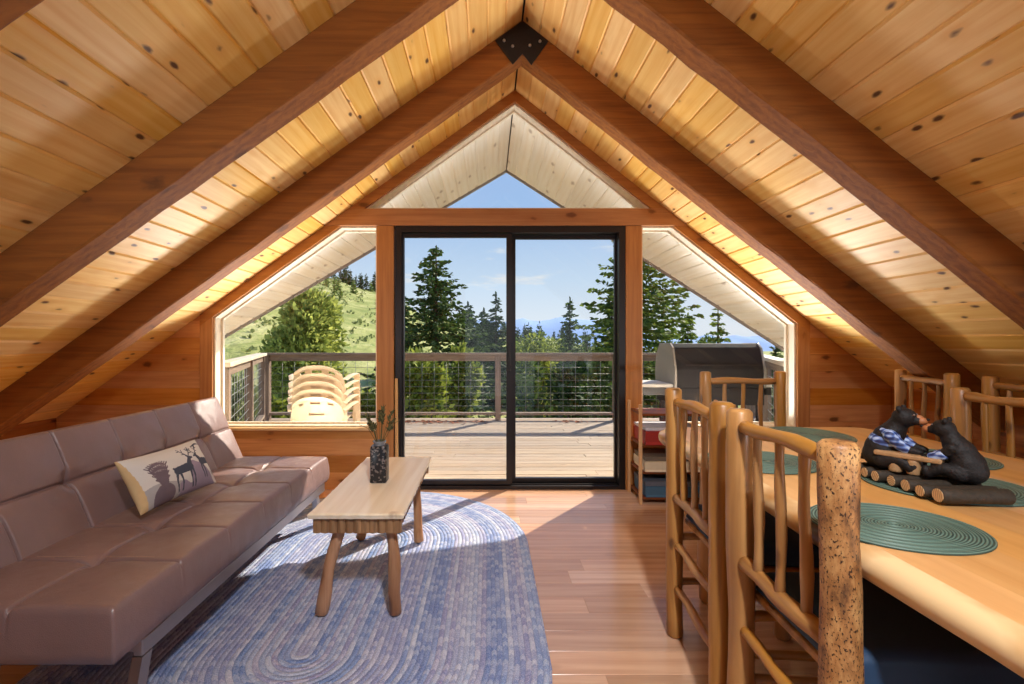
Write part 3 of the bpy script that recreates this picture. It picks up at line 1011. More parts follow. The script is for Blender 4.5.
hgt = t.math('MULTIPLY', t.math('SINE', t.math('MULTIPLY', fr, PI)), t.math('ADD', 0.6, t.math('MULTIPLY', t.math('SINE', t.math('MULTIPLY', sf, PI)), 0.4)))
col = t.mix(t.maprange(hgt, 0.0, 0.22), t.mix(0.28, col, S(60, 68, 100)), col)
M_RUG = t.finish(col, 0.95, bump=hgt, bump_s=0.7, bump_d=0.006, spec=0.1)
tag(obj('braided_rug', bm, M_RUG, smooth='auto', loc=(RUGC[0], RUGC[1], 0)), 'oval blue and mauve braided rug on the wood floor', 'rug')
ZRUG = 0.0125

# ------------------------------------------------------------------ sofa
def leather(name, a):
    t = NT(name)
    n1 = t.n('TexNoise', None, Vector=t.coords((1, 1, 1)), Scale=3.5, Detail=3.0)
    v = t.n('TexVoronoi', {'feature': 'DISTANCE_TO_EDGE'}, Vector=t.coords((1, 1, 1)), Scale=190.0)
    n2 = t.n('TexNoise', None, Vector=t.coords((1, 1, 1)), Scale=16.0, Detail=4.0)
    col = t.mix(n1.outputs[0], S(*[v * 0.86 for v in a]), S(*[min(255, v * 1.1) for v in a]))
    h = t.math('ADD', t.math('MULTIPLY', n2.outputs[0], 0.9), t.math('MULTIPLY', t.maprange(v.outputs[0], 0, 0.25), 0.10))
    return t.finish(col, t.maprange(n2.outputs[0], 0.3, 0.7, 0.28, 0.42), bump=h, bump_s=0.25, bump_d=0.012, spec=0.6)
M_LEATHER = leather('mauve_brown_leather', (130, 104, 101))
M_STITCH = plain('pale_thread', (190, 160, 140), 0.8)
M_CHROME = plain('brushed_chrome', (170, 160, 158), 0.3, 0.9, noise=0.05)
def tufted(W, L, T, ncol, nrow, puff=0.009, seam=0.019, edge=0.02, nu=200, nv=60, seed=0, rowpos=None):
    """W across (x), L along (y); top surface quilted into ncol x nrow panels"""
    rg = random.Random(seed)
    bm = BM()
    def prof(s, r):              # rounded shoulder, s = distance to the border
        if s >= r: return 0.0
        q = 1 - s / r
        return r * (1 - math.sqrt(max(0, 1 - q * q)))
    rows = []
    def warpu(k, n): 
        t = k / n
        return 0.5 - 0.5 * math.cos(PI * t) * (0.35 + 0.65 * abs(math.cos(PI * t)) ** 0.0) if False else t
    us = sorted(set([i / nu for i in range(nu + 1)] + [0.003, 0.006, 0.012, 0.997, 0.994, 0.988]))
    vs = sorted(set([i / nv for i in range(nv + 1)] + [0.008, 0.018, 0.035, 0.992, 0.982, 0.965]))
    us = sorted(set(us + [k / ncol + d / L for k in range(1, ncol) for d in (-.012, -.008, -.005, -.0025, 0, .0025, .005, .008, .012)]))
    rp = rowpos or [i / nrow for i in range(nrow + 1)]
    vs = sorted(set(vs + [q + d / W for q in rp[1:-1] for d in (-.012, -.008, -.005, -.0025, 0, .0025, .005, .008, .012)]))
    for u in us:
        row = []
        for v in vs:
            y = L * u
            x = W * v
            pu = u * ncol
            du = abs(pu - round(pu)) * L / ncol
            iu = round(pu)
            if iu in (0, ncol): du = 9
            dv = min([abs(v - q) * W for q in rp[1:-1]] or [9])
            dvc = dv
            z = 0.0
            fu = pu - math.floor(pu)
            j = max(i for i in range(nrow) if v >= rp[i] - 1e-9) if v < 1 else nrow - 1
            fv = (v - rp[j]) / (rp[j + 1] - rp[j])
            z += puff * (math.sin(PI * min(1, max(0, fu))) ** 0.6) * (math.sin(PI * min(1, max(0, fv))) ** 0.6)
            z -= seam * math.exp(-(du / 0.0055) ** 2) * 0.6 + seam * math.exp(-(dv / 0.0055) ** 2) * 0.6
            z -= seam * 1.2 * math.exp(-(du * du + dv * dv) / (0.035 ** 2))
            # creases running out of the tufts
            z += 0.004 * math.sin(fu * 9 + 3 * math.sin(fv * 5 + iu)) * math.exp(-(dv / 0.09) ** 2) * math.exp(-((du - 0.03) / 0.06) ** 2)
            z += 0.003 * mnoise.noise(Vector((x * 9, y * 9, seed)))
            e = min(x, W - x, y, L - y)
            z -= prof(min(x, W - x), edge) + prof(min(y, L - y), edge)
            row.append(bm.verts.new((x, y, T + z)))
        rows.append(row)
    nU, nV = len(us), len(vs)
    for a, b in zip(rows, rows[1:]):
        for k in range(nV - 1):
            bm.faces.new((a[k], b[k], b[k + 1], a[k + 1]))
    # sides
    loop = [rows[0][k] for k in range(nV)] + [rows[i][nV - 1] for i in range(1, nU)] + [rows[nU - 1][k] for k in range(nV - 2, -1, -1)] + [rows[i][0] for i in range(nU - 2, 0, -1)]
    cx, cy = W / 2, L / 2
    prev = loop
    m = len(loop)
    for (zz, g) in ((0.72, 0.004), (0.35, 0.006), (0.1, 0.002), (0.0, -0.012)):
        cur = []
        for v in loop:
            dx = -1 if v.co.x < 1e-6 else 1 if v.co.x > W - 1e-6 else 0
            dy = -1 if v.co.y < 1e-6 else 1 if v.co.y > L - 1e-6 else 0
            wv = 0.003 * mnoise.noise(Vector((v.co.x * 14, v.co.y * 14, zz * 3 + seed)))
            cur.append(bm.verts.new((v.co.x + dx * (g + wv), v.co.y + dy * (g + wv), (T - 2 * edge) * zz)))
        for k in range(m):
            bm.faces.new((prev[k], prev[(k + 1) % m], cur[(k + 1) % m], cur[k]))
        prev = cur
    bm.faces.new(prev)
    return bm
SX0, SX1 = -1.60, -1.055       # back and front of the seat
SY0, SY1 = 1.31, 3.07
sofa = thing('sofa', 'mauve brown leather sofa bed with tufted seat on chrome legs along the left wall', 'sofa', (SX0, SY0, 0))
LS = SY1 - SY0
bm = tufted(SX1 - SX0 + 0.06, LS, 0.165, 6, 2, seed=2, rowpos=[0, 0.5, 1])
bmesh.ops.transform(bm, matrix=Matrix.Translation((-0.06, 0, 0.262)), verts=bm.verts[:])
seat = obj('seat_cushion', bm, M_LEATHER, sofa, True)
# piping on the front edge of the seat
bm = BM()
wd = SX1 - SX0
tube(bm, [(wd - 0.012, 0.03, 0.408), (wd - 0.012, LS - 0.03, 0.408)], 0.0035, 6, True, 0.2)
tube(bm, [(-0.02, 0.010, 0.409), (wd - 0.03, 0.010, 0.409)], 0.003, 6, True, 0.2)
obj('piping', bm, M_LEATHER, seat, True)
# stitching beside the seams
bm = BM()
for k in range(1, 6):
    for x0, x1 in ((0.03, 0.20), (0.27, 0.44)):
        yk = LS * k / 6 + 0.016
        for q in range(14):
            xa = x0 + (x1 - x0) * q / 14
            tube(bm, [(xa, yk, 0.4325), (xa + 0.008, yk, 0.4325)], 0.0009, 4, True, 0)
obj('stitching', bm, M_STITCH, seat)
# backrest
HB = 0.47
bm = tufted(HB, LS, 0.14, 6, 2, seed=7, rowpos=[0, 0.52, 1])
ux = Vector((-0.40, 0, 0.917)).normalized()
nx = Vector((ux.z, 0, -ux.x))
Mb = Matrix(((ux.x, 0, nx.x, 0.015), (0, 1, 0, 0), (ux.z, 0, nx.z, 0.40), (0, 0, 0, 1)))
bmesh.ops.transform(bm, matrix=Mb @ Matrix.Translation((0.0, 0, -0.155)), verts=bm.verts[:])
back = obj('backrest', bm, M_LEATHER, sofa, True)
# steel frame: long rails, legs
bm = BM()
bbox(bm, wd - 0.045, wd - 0.015, 0.13, LS - 0.02, 0.205, 0.258, 0.004)
bbox(bm, 0.03, 0.06, 0.13, LS - 0.02, 0.205, 0.258, 0.004)
for yy in (0.16, LS - 0.16):
    bbox(bm, 0.06, wd - 0.045, yy - 0.02, yy + 0.02, 0.212, 0.25, 0.003)
obj('frame', bm, M_CHROME, sofa)
for yy in (0.15, LS - 0.15):
    for xx, s in ((wd - 0.03, 1), (0.045, -1)):
        bm = BM()
        t_ = bmesh.new()
        A = [(-0.016, -0.022), (0.016, -0.022), (0.016, 0.022), (-0.016, 0.022)]
        top = [t_.verts.new((xx + a, yy + b, 0.2045)) for a, b in A]
        bot = [t_.verts.new((xx + a + s * 0.0, yy + b - (0.05 if yy < 1 else -0.05), ZRUG + 0.012)) for a, b in A]
        t_.faces.new(top); t_.faces.new(bot[::-1])
        for i in range(4):
            t_.faces.new((top[i], bot[i], bot[(i + 1) % 4], top[(i + 1) % 4]))
        merge(bm, t_)
        lg = obj('leg', bm, M_CHROME, sofa)
        bm = BM()
        yb = yy - (0.05 if yy < 1 else -0.05)
        bbox(bm, xx - 0.02, xx + 0.02, yb - 0.026, yb + 0.026, ZRUG + 0.0003, ZRUG + 0.012, 0.003)
        obj('foot', bm, M_BLACK, lg)

# ------------------------------------------------------------------ pillow with a printed deer scene
CAPS_DARK = []
def deer(x, y, s, f):
    """silhouette out of thick strokes; f=1 faces right"""
    def c(ax, ay, bx, by, ra, rb=None):
        CAPS_DARK.append((x + f * ax * s, y + ay * s, x + f * bx * s, y + by * s, ra * s, (rb if rb is not None else ra) * s))
    c(-.42, .02, .25, .06, .17, .19); c(.25, .08, .44, .42, .15, .085); c(.44, .45, .60, .42, .085, .045)
    c(-.48, .10, -.56, .16, .05); c(.40, .50, .34, .56, .03)
    for lx, bend, w in ((-.48, -.08, .075), (-.33, .05, .06), (.22, -.02, .06), (.34, .04, .06)):
        c(lx, -.05, lx + bend, -.38, w, .04); c(lx + bend, -.38, lx + bend * .4, -.78, .038, .03)
    for k in (-1, 1):
        c(.44, .50, .44 + .18 * k, .72, .025); c(.44 + .18 * k, .72, .44 + .30 * k, .95, .022)
        c(.44 + .12 * k, .64, .44 + .26 * k, .66, .018); c(.44 + .18 * k, .72, .44 + .10 * k, .90, .018); c(.44 + .25 * k, .84, .44 + .38 * k, .84, .016)
deer(0.54, 0.44, 0.46, 1)
deer(0.87, 0.48, 0.40, -1)
TREE = []
for k in range(9):
    a = -0.62 + 0.15 * k
    TREE.append((0.25, 0.10, 0.25 + 0.16 * math.sin(a), 0.42 + 0.30 * math.cos(a), 0.018, 0.012))
    for q in (0.5, 0.66, 0.82, 0.97):
        px_, py_ = 0.25 + 0.16 * math.sin(a) * q, 0.10 + (0.32 + 0.30 * math.cos(a)) * q
        TREE.append((px_, py_, px_ + 0.03, py_ + 0.05, 0.014, 0.01)); TREE.append((px_, py_, px_ - 0.03, py_ + 0.05, 0.014, 0.01))
BIRD = [(0.80, 0.86, 0.90, 0.90, 0.012, 0.02), (0.90, 0.90, 1.0, 0.86, 0.02, 0.006), (0.86, 0.88, 0.82, 0.78, 0.012, 0.006)]
ASP = 0.46 / 0.26
def hit(caps, u, v):
    for ax, ay, bx, by, ra, rb in caps:
        # u carries the aspect of the pillow
        X, Y = (u - ax) * ASP, v - ay
        dx, dy = (bx - ax) * ASP, by - ay
        L2 = dx * dx + dy * dy
        q = max(0, min(1, (X * dx + Y * dy) / L2)) if L2 > 0 else 0
        if (X - q * dx) ** 2 + (Y - q * dy) ** 2 < ((ra + (rb - ra) * q)) ** 2:
            return True
    return False
def scaled(caps):
    return caps
# deer() strokes are in height units, so undo the aspect along x around each centre
def fix(caps, cx):
    return [(cx + (a - cx) / ASP, b, cx + (c - cx) / ASP, d, r, s) for a, b, c, d, r, s in caps]
half = len(CAPS_DARK) // 2
CAPS_DARK = fix(CAPS_DARK[:half], 0.54) + fix(CAPS_DARK[half:], 0.87)
bm = BM()
PW, PH, PT = 0.46, 0.25, 0.065
NU, NV = 200, 120
def pil(u, v, s):
    a, b = 2 * u - 1, 2 * v - 1
    pin = 1 - 0.05 * (1 - a * a) - 0.0
    th = PT * (max(0, 1 - abs(a) ** 2.6) ** 0.55) * (max(0, 1 - abs(b) ** 2.4) ** 0.55)
    xx = PW / 2 * a * (1 - 0.05 * (1 - b * b))
    yy = PH / 2 * b * (1 - 0.07 * (1 - a * a))
    wr = 0.003 * mnoise.noise(Vector((a * 3, b * 3, s * 5)))
    return (xx, yy, s * (th + wr * (1 if th > 0.01 else 0)))
fr_ = [[bm.verts.new(pil(i / NU, j / NV, 1)) for j in range(NV + 1)] for i in range(NU + 1)]
bk = [[fr_[i][j] if i in (0, NU) or j in (0, NV) else bm.verts.new(pil(i / NU, j / NV, -1)) for j in range(NV + 1)] for i in range(NU + 1)]
for i in range(NU):
    for j in range(NV):
        u, v = (i + .5) / NU, (j + .5) / NV
        f = bm.faces.new((fr_[i][j], fr_[i + 1][j], fr_[i + 1][j + 1], fr_[i][j + 1]))
        m = 0
        if v < 0.30 + 0.06 * math.sin(u * 9) and u < 0.45: m = 2
        if 0.60 < u and v < 0.55 - 2.2 * (u - 0.70) ** 2 * 4 + 0.03 * math.sin(u * 40): m = 3
        if (u - 0.24) ** 2 * 14 + (v - 0.10) ** 2 * 4 < 0.20: m = 4
        if 0.42 < u < 0.68 and v < 0.20 + 0.05 * math.sin(u * 30): m = 3
        if u < 0.07 - 0.05 * v: m = 5
        if hit(TREE, u, v): m = 4
        if hit(CAPS_DARK, u, v) or hit(BIRD, u, v): m = 1
        f.material_index = m
        f = bm.faces.new((bk[i][j], bk[i][j + 1], bk[i + 1][j + 1], bk[i + 1][j]))
        f.material_index = 5
MP = [plain('pillow_linen', (214, 212, 208), 0.9, noise=0.06, nscale=300), plain('print_charcoal', (70, 76, 92), 0.9, noise=0.06), plain('print_grey', (172, 170, 172), 0.9), plain('print_mauve', (150, 138, 158), 0.9), plain('print_umber', (112, 98, 108), 0.9, noise=0.2), plain('pillow_tan_back', (206, 178, 132), 0.9)]
pi = nobj('pillow', bm, MP, None)
pi.data.polygons.foreach_set('use_smooth', [True] * len(pi.data.polygons))
tag(pi, 'lumbar pillow printed with two dark deer leaning on the sofa back', 'pillow')
u3 = Vector((0.05, 0.47, 0.0)).normalized()
v3 = Vector((-0.115, 0.0, 0.205)).normalized()
v3 = (v3 - u3 * v3.dot(u3)).normalized()
n3 = u3.cross(v3)
c3 = Vector((-1.478, 2.165, 0.568))
pi.matrix_world = Matrix(((u3.x, v3.x, n3.x, c3.x), (u3.y, v3.y, n3.y, c3.y), (u3.z, v3.z, n3.z, c3.z), (0, 0, 0, 1)))

# ------------------------------------------------------------------ coffee table
M_PINE = wood('clear_pine_slab', (246, 232, 206), (228, 206, 170), axis='Y', rough=0.3, knots=0.6, var=0.0, island=False, tint=(230, 204, 162), knot=(140, 96, 60), grain=0.7, kscale=0.6, bump=0.05, spec=0.5)
M_CARVE = wood('carved_pine_edge', (170, 130, 90), (104, 72, 46), axis='Z', rough=0.55, knots=0.2, var=0.0, island=False, tint=(120, 78, 46))
M_LOGZ = wood('varnished_log_leg', (196, 146, 104), (142, 96, 62), axis='Z', rough=0.4, knots=0.7, var=0.15, tint=(120, 66, 34), knot=(70, 36, 20), island=False, grain=0.8)
TX0, TX1, TY0, TY1, TZ = -0.752, -0.349, 1.93, 2.89, 0.466
ct = thing('coffee_table', 'small rustic pine coffee table with carved edges and log legs on the rug', 'coffee table', (TX0, TY0, ZRUG))
rg = random.Random(4)
W_, L_ = TX1 - TX0, TY1 - TY0
def slab_outline(n, wob, ins):
    P = []
    for k in range(n): P.append((ins + (W_ - 2 * ins) * k / n, ins))
    for k in range(2 * n): P.append((W_ - ins, ins + (L_ - 2 * ins) * k / (2 * n)))
    for k in range(n): P.append((W_ - ins - (W_ - 2 * ins) * k / n, L_ - ins))
    for k in range(2 * n): P.append((ins, L_ - ins - (L_ - 2 * ins) * k / (2 * n)))
    return [(x + rg.uniform(-wob, wob), y + rg.uniform(-wob, wob)) for x, y in P]
zt = TZ - ZRUG
bm = BM()
prev = None
for z, ins in ((zt - 0.026, 0.012), (zt - 0.022, 0.004), (zt - 0.006, 0.0), (zt, 0.006)):
    rg = random.Random(11)
    cur = [bm.verts.new((x, y, z)) for x, y in slab_outline(16, 0.0022, ins)]
    if prev:
        m = len(cur)
        for k in range(m): bm.faces.new((prev[k], prev[(k + 1) % m], cur[(k + 1) % m], cur[k]))
    else:
        bm.faces.new(cur[::-1])
    prev = cur
bm.faces.new(prev)
obj('tabletop', bm, M_PINE, ct, 'auto')
# carved skirt: gouge marks all round
bm = BM()
def gouged(p0, p1, nout, n, h0, h1):
    p0, p1, nout = Vector(p0), Vector(p1), Vector(nout)
    rows = []
    N = n * 6
    for k in range(N + 1):
        t_ = k / N
        g = abs(math.sin(PI * n * t_))
        p = p0 + (p1 - p0) * t_
        col = []
        for q, dep in ((0.0, 0.0), (0.25, 0.25), (0.6, 0.8), (1.0, 1.0)):
            z = h1 + (h0 - h1) * q - (0.001 * g if q == 1.0 else 0)
            col.append(bm.verts.new(p + nout * (-0.009 * (1 - g) - 0.004 * q * g) + Vector((0, 0, z))))
        col.append(bm.verts.new(p - nout * 0.03 + Vector((0, 0, h0 - 0.003))))
        col.append(bm.verts.new(p - nout * 0.03 + Vector((0, 0, h1))))
        rows.append(col)
    for a, b in zip(rows, rows[1:]):
        for k in range(6):
            bm.faces.new((a[k], b[k], b[(k + 1) % 6], a[(k + 1) % 6]))
    bm.faces.new(rows[0]); bm.faces.new(rows[-1][::-1])
i_ = 0.016
gouged((i_, i_, 0), (W_ - i_, i_, 0), (0, -1, 0), 11, zt - 0.088, zt - 0.027)
gouged((W_ - i_, L_ - i_, 0), (i_, L_ - i_, 0), (0, 1, 0), 11, zt - 0.088, zt - 0.027)
gouged((W_ - i_, i_ + .03, 0), (W_ - i_, L_ - i_ - .03, 0), (1, 0, 0), 22, zt - 0.072, zt - 0.027)
gouged((i_, L_ - i_ - .03, 0), (i_, i_ + .03, 0), (-1, 0, 0), 22, zt - 0.072, zt - 0.027)
obj('apron', bm, M_CARVE, ct, 'auto')
for (tx, ty, fx, fy) in ((0.125, 0.085, 0.04, 0.055), (0.325, 0.085, 0.358, 0.055), (0.105, L_ - 0.12, 0.0, L_ - 0.15), (0.315, L_ - 0.12, 0.35, L_ - 0.19)):
    bm = BM()
    log(bm, (fx, fy, 0.008), (tx, ty, zt - 0.0275), 0.027, 0.023, 9, 0.008, rg, 12, 0.06)
    obj('leg', bm, M_LOGZ, ct, True)

# ------------------------------------------------------------------ square vase with dried stems
t = NT('speckled_dark_glass')
v = t.n('TexVoronoi', None, Vector=t.coords(), Scale=110.0)
vm = t.maprange(t.n('SeparateColor', None, i0=v.outputs['Color']).outputs[0], 0.72, 0.8)
c = t.mix(vm, S(34, 33, 34), S(112, 102, 98))
M_VASE = t.finish(c, 0.28, spec=0.35)
M_VGLASS = plain('smoky_glass_neck', (120, 124, 128), 0.1, spec=0.6)
vs_ = thing('vase', 'square dark speckled glass vase of dried stems on the coffee table', 'vase', (-0.556, 2.385, TZ + 0.0006))
bm = BM()
def sq(h, r, b):
    out = []
    for cx, cy, a0 in ((1, 1, 0), (-1, 1, 90), (-1, -1, 180), (1, -1, 270)):
        for k in range(4):
            a = math.radians(a0 + 30 * k)
            out.append(bm.verts.new((cx * (r - b) + b * math.cos(a), cy * (r - b) + b * math.sin(a), h)))
    return out
R_ = 0.041
prev = None
for h, r, b in ((0.0, R_ - 0.004, 0.006), (0.004, R_, 0.008), (0.176, R_, 0.008), (0.186, R_ - 0.004, 0.012)):
    cur = sq(h, r, b)
    if prev:
        for k in range(16): bm.faces.new((prev[k], prev[(k + 1) % 16], cur[(k + 1) % 16], cur[k]))
    else: bm.faces.new(cur[::-1])
    prev = cur
bm.faces.new(prev)
obj('body', bm, M_VASE, vs_, 'auto')
bm = BM()
lathe(bm, [(0.030, 0.1865), (0.029, 0.196), (0.034, 0.203), (0.034, 0.208), (0.027, 0.208), (0.025, 0.1865)], 24)
obj('neck', bm, M_VGLASS, vs_, True)
M_STEM = leaf_mat('dried_stem', (52, 54, 36), (104, 100, 64), trans=0.1)
rg = random.Random(9)
for k in range(15):
    a = rg.uniform(0, 6.28); sp_ = rg.uniform(0.02, 0.085)
    h = rg.uniform(0.27, 0.38)
    if k == 0: a, sp_, h = 3.0, 0.11, 0.29
    if k == 1: a, sp_, h = 0.25, 0.13, 0.33
    tip = Vector((sp_ * math.cos(a), sp_ * math.sin(a) * .6, h))
    bm = BM()
    m0 = Vector((0.012 * math.cos(a), 0.012 * math.sin(a), 0.19))
    mid = (m0 + tip) / 2 + Vector((0, 0, 0.03))
    tube(bm, [m0, mid, tip], [0.0016, 0.0014, 0.001], 5, True, 0)
    if k > 1:
        for q in range(26):
            t_ = rg.uniform(0.35, 1.0)
            p = mid.lerp(tip, (t_ - .3) / .7) if t_ > .3 else m0.lerp(mid, t_)
            d = Vector((rg.uniform(-.7, .7), rg.uniform(-.7, .7), rg.uniform(.3, 1))).normalized()
            card(bm, p, d, d.orthogonal().normalized(), rg.uniform(.02, .045), rg.uniform(.003, .0065))
    nobj('stem', bm, M_STEM, vs_)
# the stick that locks the sliding door, standing in the corner of the frame
bm = BM()
log(bm, (-0.722, YW - 0.035, 0.0008), (-0.728, YW - 0.026, 0.89), 0.0125, 0.0125, 6, 0.0, random.Random(1), 10, 0.0, 0.15, 0)
tag(obj('wooden_dowel', bm, wood('pale_dowel', (220, 178, 118), (196, 150, 92), axis='Z', knots=0, island=False, var=0), smooth='auto'), 'pale wooden dowel standing upright at the left edge of the door frame', 'stick')
# ------------------------------------------------------------------ dining table
M_TOP = wood('golden_tabletop', (228, 178, 118), (204, 148, 92), axis='Y', rough=0.3, knots=0.35, var=0.12, island=True, tint=(214, 156, 98), knot=(130, 82, 44), grain=0.6, kscale=0.7, bump=0.03, spec=0.5)
def log_mat(name, axis, light=(202, 150, 86), dark=(108, 66, 32), **k):
    return wood(name, light, dark, axis=axis, rough=0.36, knots=0.75, var=0.16, tint=(160, 104, 50), knot=(58, 32, 16), island=False, grain=0.55, kscale=1.6, spec=0.45, knot_size=1.1, **k)
M_LZ, M_LX, M_LY = log_mat('peeled_log_upright', 'Z'), log_mat('peeled_log_cross', 'X'), log_mat('peeled_log_rail', 'Y')
t = NT('bark_flecked_log')
n1 = t.n('TexNoise', None, Vector=t.coords((22, 22, 9)), Scale=1.0, Detail=6.0, Roughness=0.7)
n2 = t.n('TexNoise', None, Vector=t.coords((230, 230, 150)), Scale=1.0, Detail=3.0)
c = t.ramp(n1.outputs[0], [(0.36, S(96, 62, 36)), (0.5, S(168, 116, 66)), (0.66, S(206, 158, 100))])
c = t.mix(t.maprange(n2.outputs[0], 0.55, 0.66), c, S(58, 36, 24))
M_BARKLOG = t.finish(c, 0.5, bump=n2.outputs[0], bump_s=0.3, bump_d=0.003)
TZT = 0.76
X0, X1, Y0, Y1 = 0.742, 2.0, 0.22, 2.33
tb = thing('dining_table', 'long golden wood dining table with rounded log edge', 'dining table', (0, 0, 0))
outline = []
def arc(cx, cy, r, a0, a1, n=6):
    for k in range(n + 1):
        a = math.radians(a0 + (a1 - a0) * k / n)
        outline.append((cx + r * math.cos(a), cy + r * math.sin(a)))
arc(X0 + .1, Y0 + .1, .1, 180, 270); arc(X1 - .1, Y0 + .1, .1, 270, 360)
outline += [(X1, 0.7), (X1 - .01, 1.2), (X1 - .06, 1.6), (X1 - .06, 2.06), (X1 - 0.08, 2.14), (X1 - .14, 2.31), (X1 - .2, Y1)]
arc(X0 + .215, Y1 - .15, .15, 90, 180)
outline += [(X0 + .056, 1.8), (X0 + .042, 1.5), (X0 + .026, 1.2), (X0 + .012, 0.95), (X0 + .005, 0.7), (X0, 0.5)]
def offset_poly(P, d):
    m = len(P); out = []
    for i in range(m):
        p0, p1, p2 = Vector(P[i - 1]), Vector(P[i]), Vector(P[(i + 1) % m])
        e1 = (p1 - p0).normalized(); e2 = (p2 - p1).normalized()
        nn = (Vector((-e1.y, e1.x)) + Vector((-e2.y, e2.x)))
        nn = nn / max(.3, nn.length_squared / 2)
        out.append(p1 + nn * d)
    return out
inner = offset_poly(outline, 0.045)
bm = BM()
x = X0
poly_in = [(p.x, p.y) for p in inner]
while x < X1:          # boards of the top
    c = clip(clip(poly_in, 1, 0, x + 0.14), -1, 0, -x)
    if len(c) > 2: prism(bm, c, TZT - 0.035, TZT, 'Z')
    x += 0.14
obj('tabletop', bm, M_TOP, tb)
bm = BM()
rg = random.Random(3)
loops = []
for k in range(9):     # half-round log edging
    a = -PI / 2 + PI * k / 8
    lp = []
    for i, (p, q) in enumerate(zip(outline, inner)):
        o = Vector(p)
        dirv = (o - q).normalized()
        w = 1 + 0.05 * math.sin(i * 2.3) 
        pt = q + dirv * (0.0 + 0.045 * w * max(0, math.cos(a)) ** 0.8)
        lp.append(bm.verts.new((pt.x, pt.y, TZT - 0.034 + 0.034 * math.sin(a) * (1 + (0.1 * math.sin(i * 1.7) if k < 4 else 0)) + (0.0 if k < 8 else 0.0))))
    loops.append(lp)
m = len(outline)
for a, b in zip(loops, loops[1:]):
    for i in range(m):
        bm.faces.new((a[i], a[(i + 1) % m], b[(i + 1) % m], b[i]))
t = NT('peeled_edge_log')
n1 = t.n('TexNoise', None, Vector=t.coords((3, 3, 6)), Scale=1.0, Detail=4.0)
c = t.ramp(n1.outputs[0], [(0.44, S(92, 54, 26)), (0.50, S(196, 142, 82)), (0.60, S(238, 204, 152))])
obj('log_edging', bm, t.finish(c, 0.32, spec=0.5), tb, True)
bm = BM()
for yy in (Y0 + .3, Y1 - .3):
    box(bm, X0 + .2, X1 - .2, yy - .05, yy + .05, TZT - 0.13, TZT - 0.0365)
box(bm, (X0 + X1) / 2 - .05, (X0 + X1) / 2 + .05, Y0 + .35, Y1 - .35, TZT - 0.13, TZT - 0.0365)
obj('apron', bm, M_LX, tb)
for xx in (X0 + .28, X1 - .5):
    for yy in (Y0 + .22, Y1 - .22):
        bm = BM()
        log(bm, (xx, yy, 0.001), (xx, yy, TZT - 0.036), 0.062, 0.055, 8, 0.004, rg, 14)
        obj('leg', bm, M_LZ, tb, True)

# ------------------------------------------------------------------ log chairs
M_SEATC = plain('blue_teal_cushion', (30, 56, 84), 0.6, noise=0.15, nscale=60)
def log_chair(label, loc, rotz, seed, wd=0.43, hp=1.0, bark=None, spindles=3, cushion=True):
    """local frame: the back stands on x=0 along y, the seat runs to +x"""
    rg = random.Random(seed)
    r = thing('log_chair', label, 'chair', loc, rotz, 'log chairs around the dining table')
    h = wd / 2
    for s in (-1, 1):
        bm = BM()
        rr = rg.uniform(0.031, 0.036)
        if bark == s: rr = 0.036
        log(bm, (0, s * h, 0.001), (rg.uniform(-.012, .006), s * h + rg.uniform(-.006, .006), hp + rg.uniform(-.008, .008)), rr, rr * 0.98, 10, 0.005, rg, 16, 0.05, 0.25, 3)
        obj('rear_post', bm, M_BARKLOG if bark == s else M_LZ, r, True)
        bm = BM()
        log(bm, (0.42, s * (h + .015), 0.001), (0.42, s * (h + .015), 0.46), 0.030, 0.028, 7, 0.004, rg, 14)
        obj('front_leg', bm, M_LZ, r, True)
    def rail(nm, z, rad, z2=None, ext=0.0):
        bm = BM()
        e = h - 0.024 + ext
        log(bm, (0, -e, z), (0, e, z2 or z), rad, rad * .94, 9, 0.005, rg, 12, 0.07, 0.5, 2)
        return obj(nm, bm, M_LY, r, True)
    rail('top_rail', 0.943, 0.019)
    rail('back_rail', 0.565, 0.021)
    rail('rung', 0.375, 0.015)
    rail('rung', 0.20, 0.016)
    for k in range(spindles):
        y = -h + wd * (k + 1) / (spindles + 1) * 1.0
        bm = BM()
        log(bm, (0, y, 0.565), (0, y + rg.uniform(-.006, .006), 0.943), 0.0125, 0.0115, 8, 0.004, rg, 10, 0.1, 0.1, 2)
        obj('spindle', bm, M_LZ, r, True)
    for s in (-1, 1):
        for z in (0.40, 0.22):
            bm = BM()
            log(bm, (0.02, s * h, z), (0.40, s * (h + .013), z - 0.01), 0.015, 0.014, 7, 0.004, rg, 10, 0.06, 0.2, 2)
            obj('rung', bm, M_LX, r, True)
    bm = BM(); log(bm, (0.42, -h + .01, 0.30), (0.42, h - .01, 0.30), 0.015, 0.014, 7, 0.004, rg, 10)
    obj('rung', bm, M_LY, r, True)
    bm = BM(); bbox(bm, 0.035, 0.455, -h + 0.0, h - 0.0, 0.455, 0.478, 0.008)
    obj('seat', bm, M_LX, r)
    if cushion:
        t_ = tufted(0.40, wd - 0.03, 0.062, 1, 1, puff=0.012, seam=0.0, edge=0.022, nu=24, nv=24, seed=seed)
        bmesh.ops.transform(t_, matrix=Matrix.Translation((0.045, -h + .015, 0.4785)), verts=t_.verts[:])
        obj('seat_cushion', t_, M_SEATC, r, True)
    return r
def back_line(p_far, p_near):
    """chair on the left of the table: posts given far and near; seat towards +x"""
    a, b = Vector(p_far), Vector(p_near)
    mid = (a + b) / 2
    d = (a - b)
    return (mid.x, mid.y, 0), math.atan2(d.y, d.x) - PI / 2, d.length
l, rz, w_ = back_line((0.716, 1.325), (0.700, 0.93))
log_chair('nearest log chair, its right post flecked with bark, beside the front edge of the table', l, rz, 1, w_, 0.985, bark=-1)
l, rz, w_ = back_line((0.752, 1.87), (0.722, 1.45))
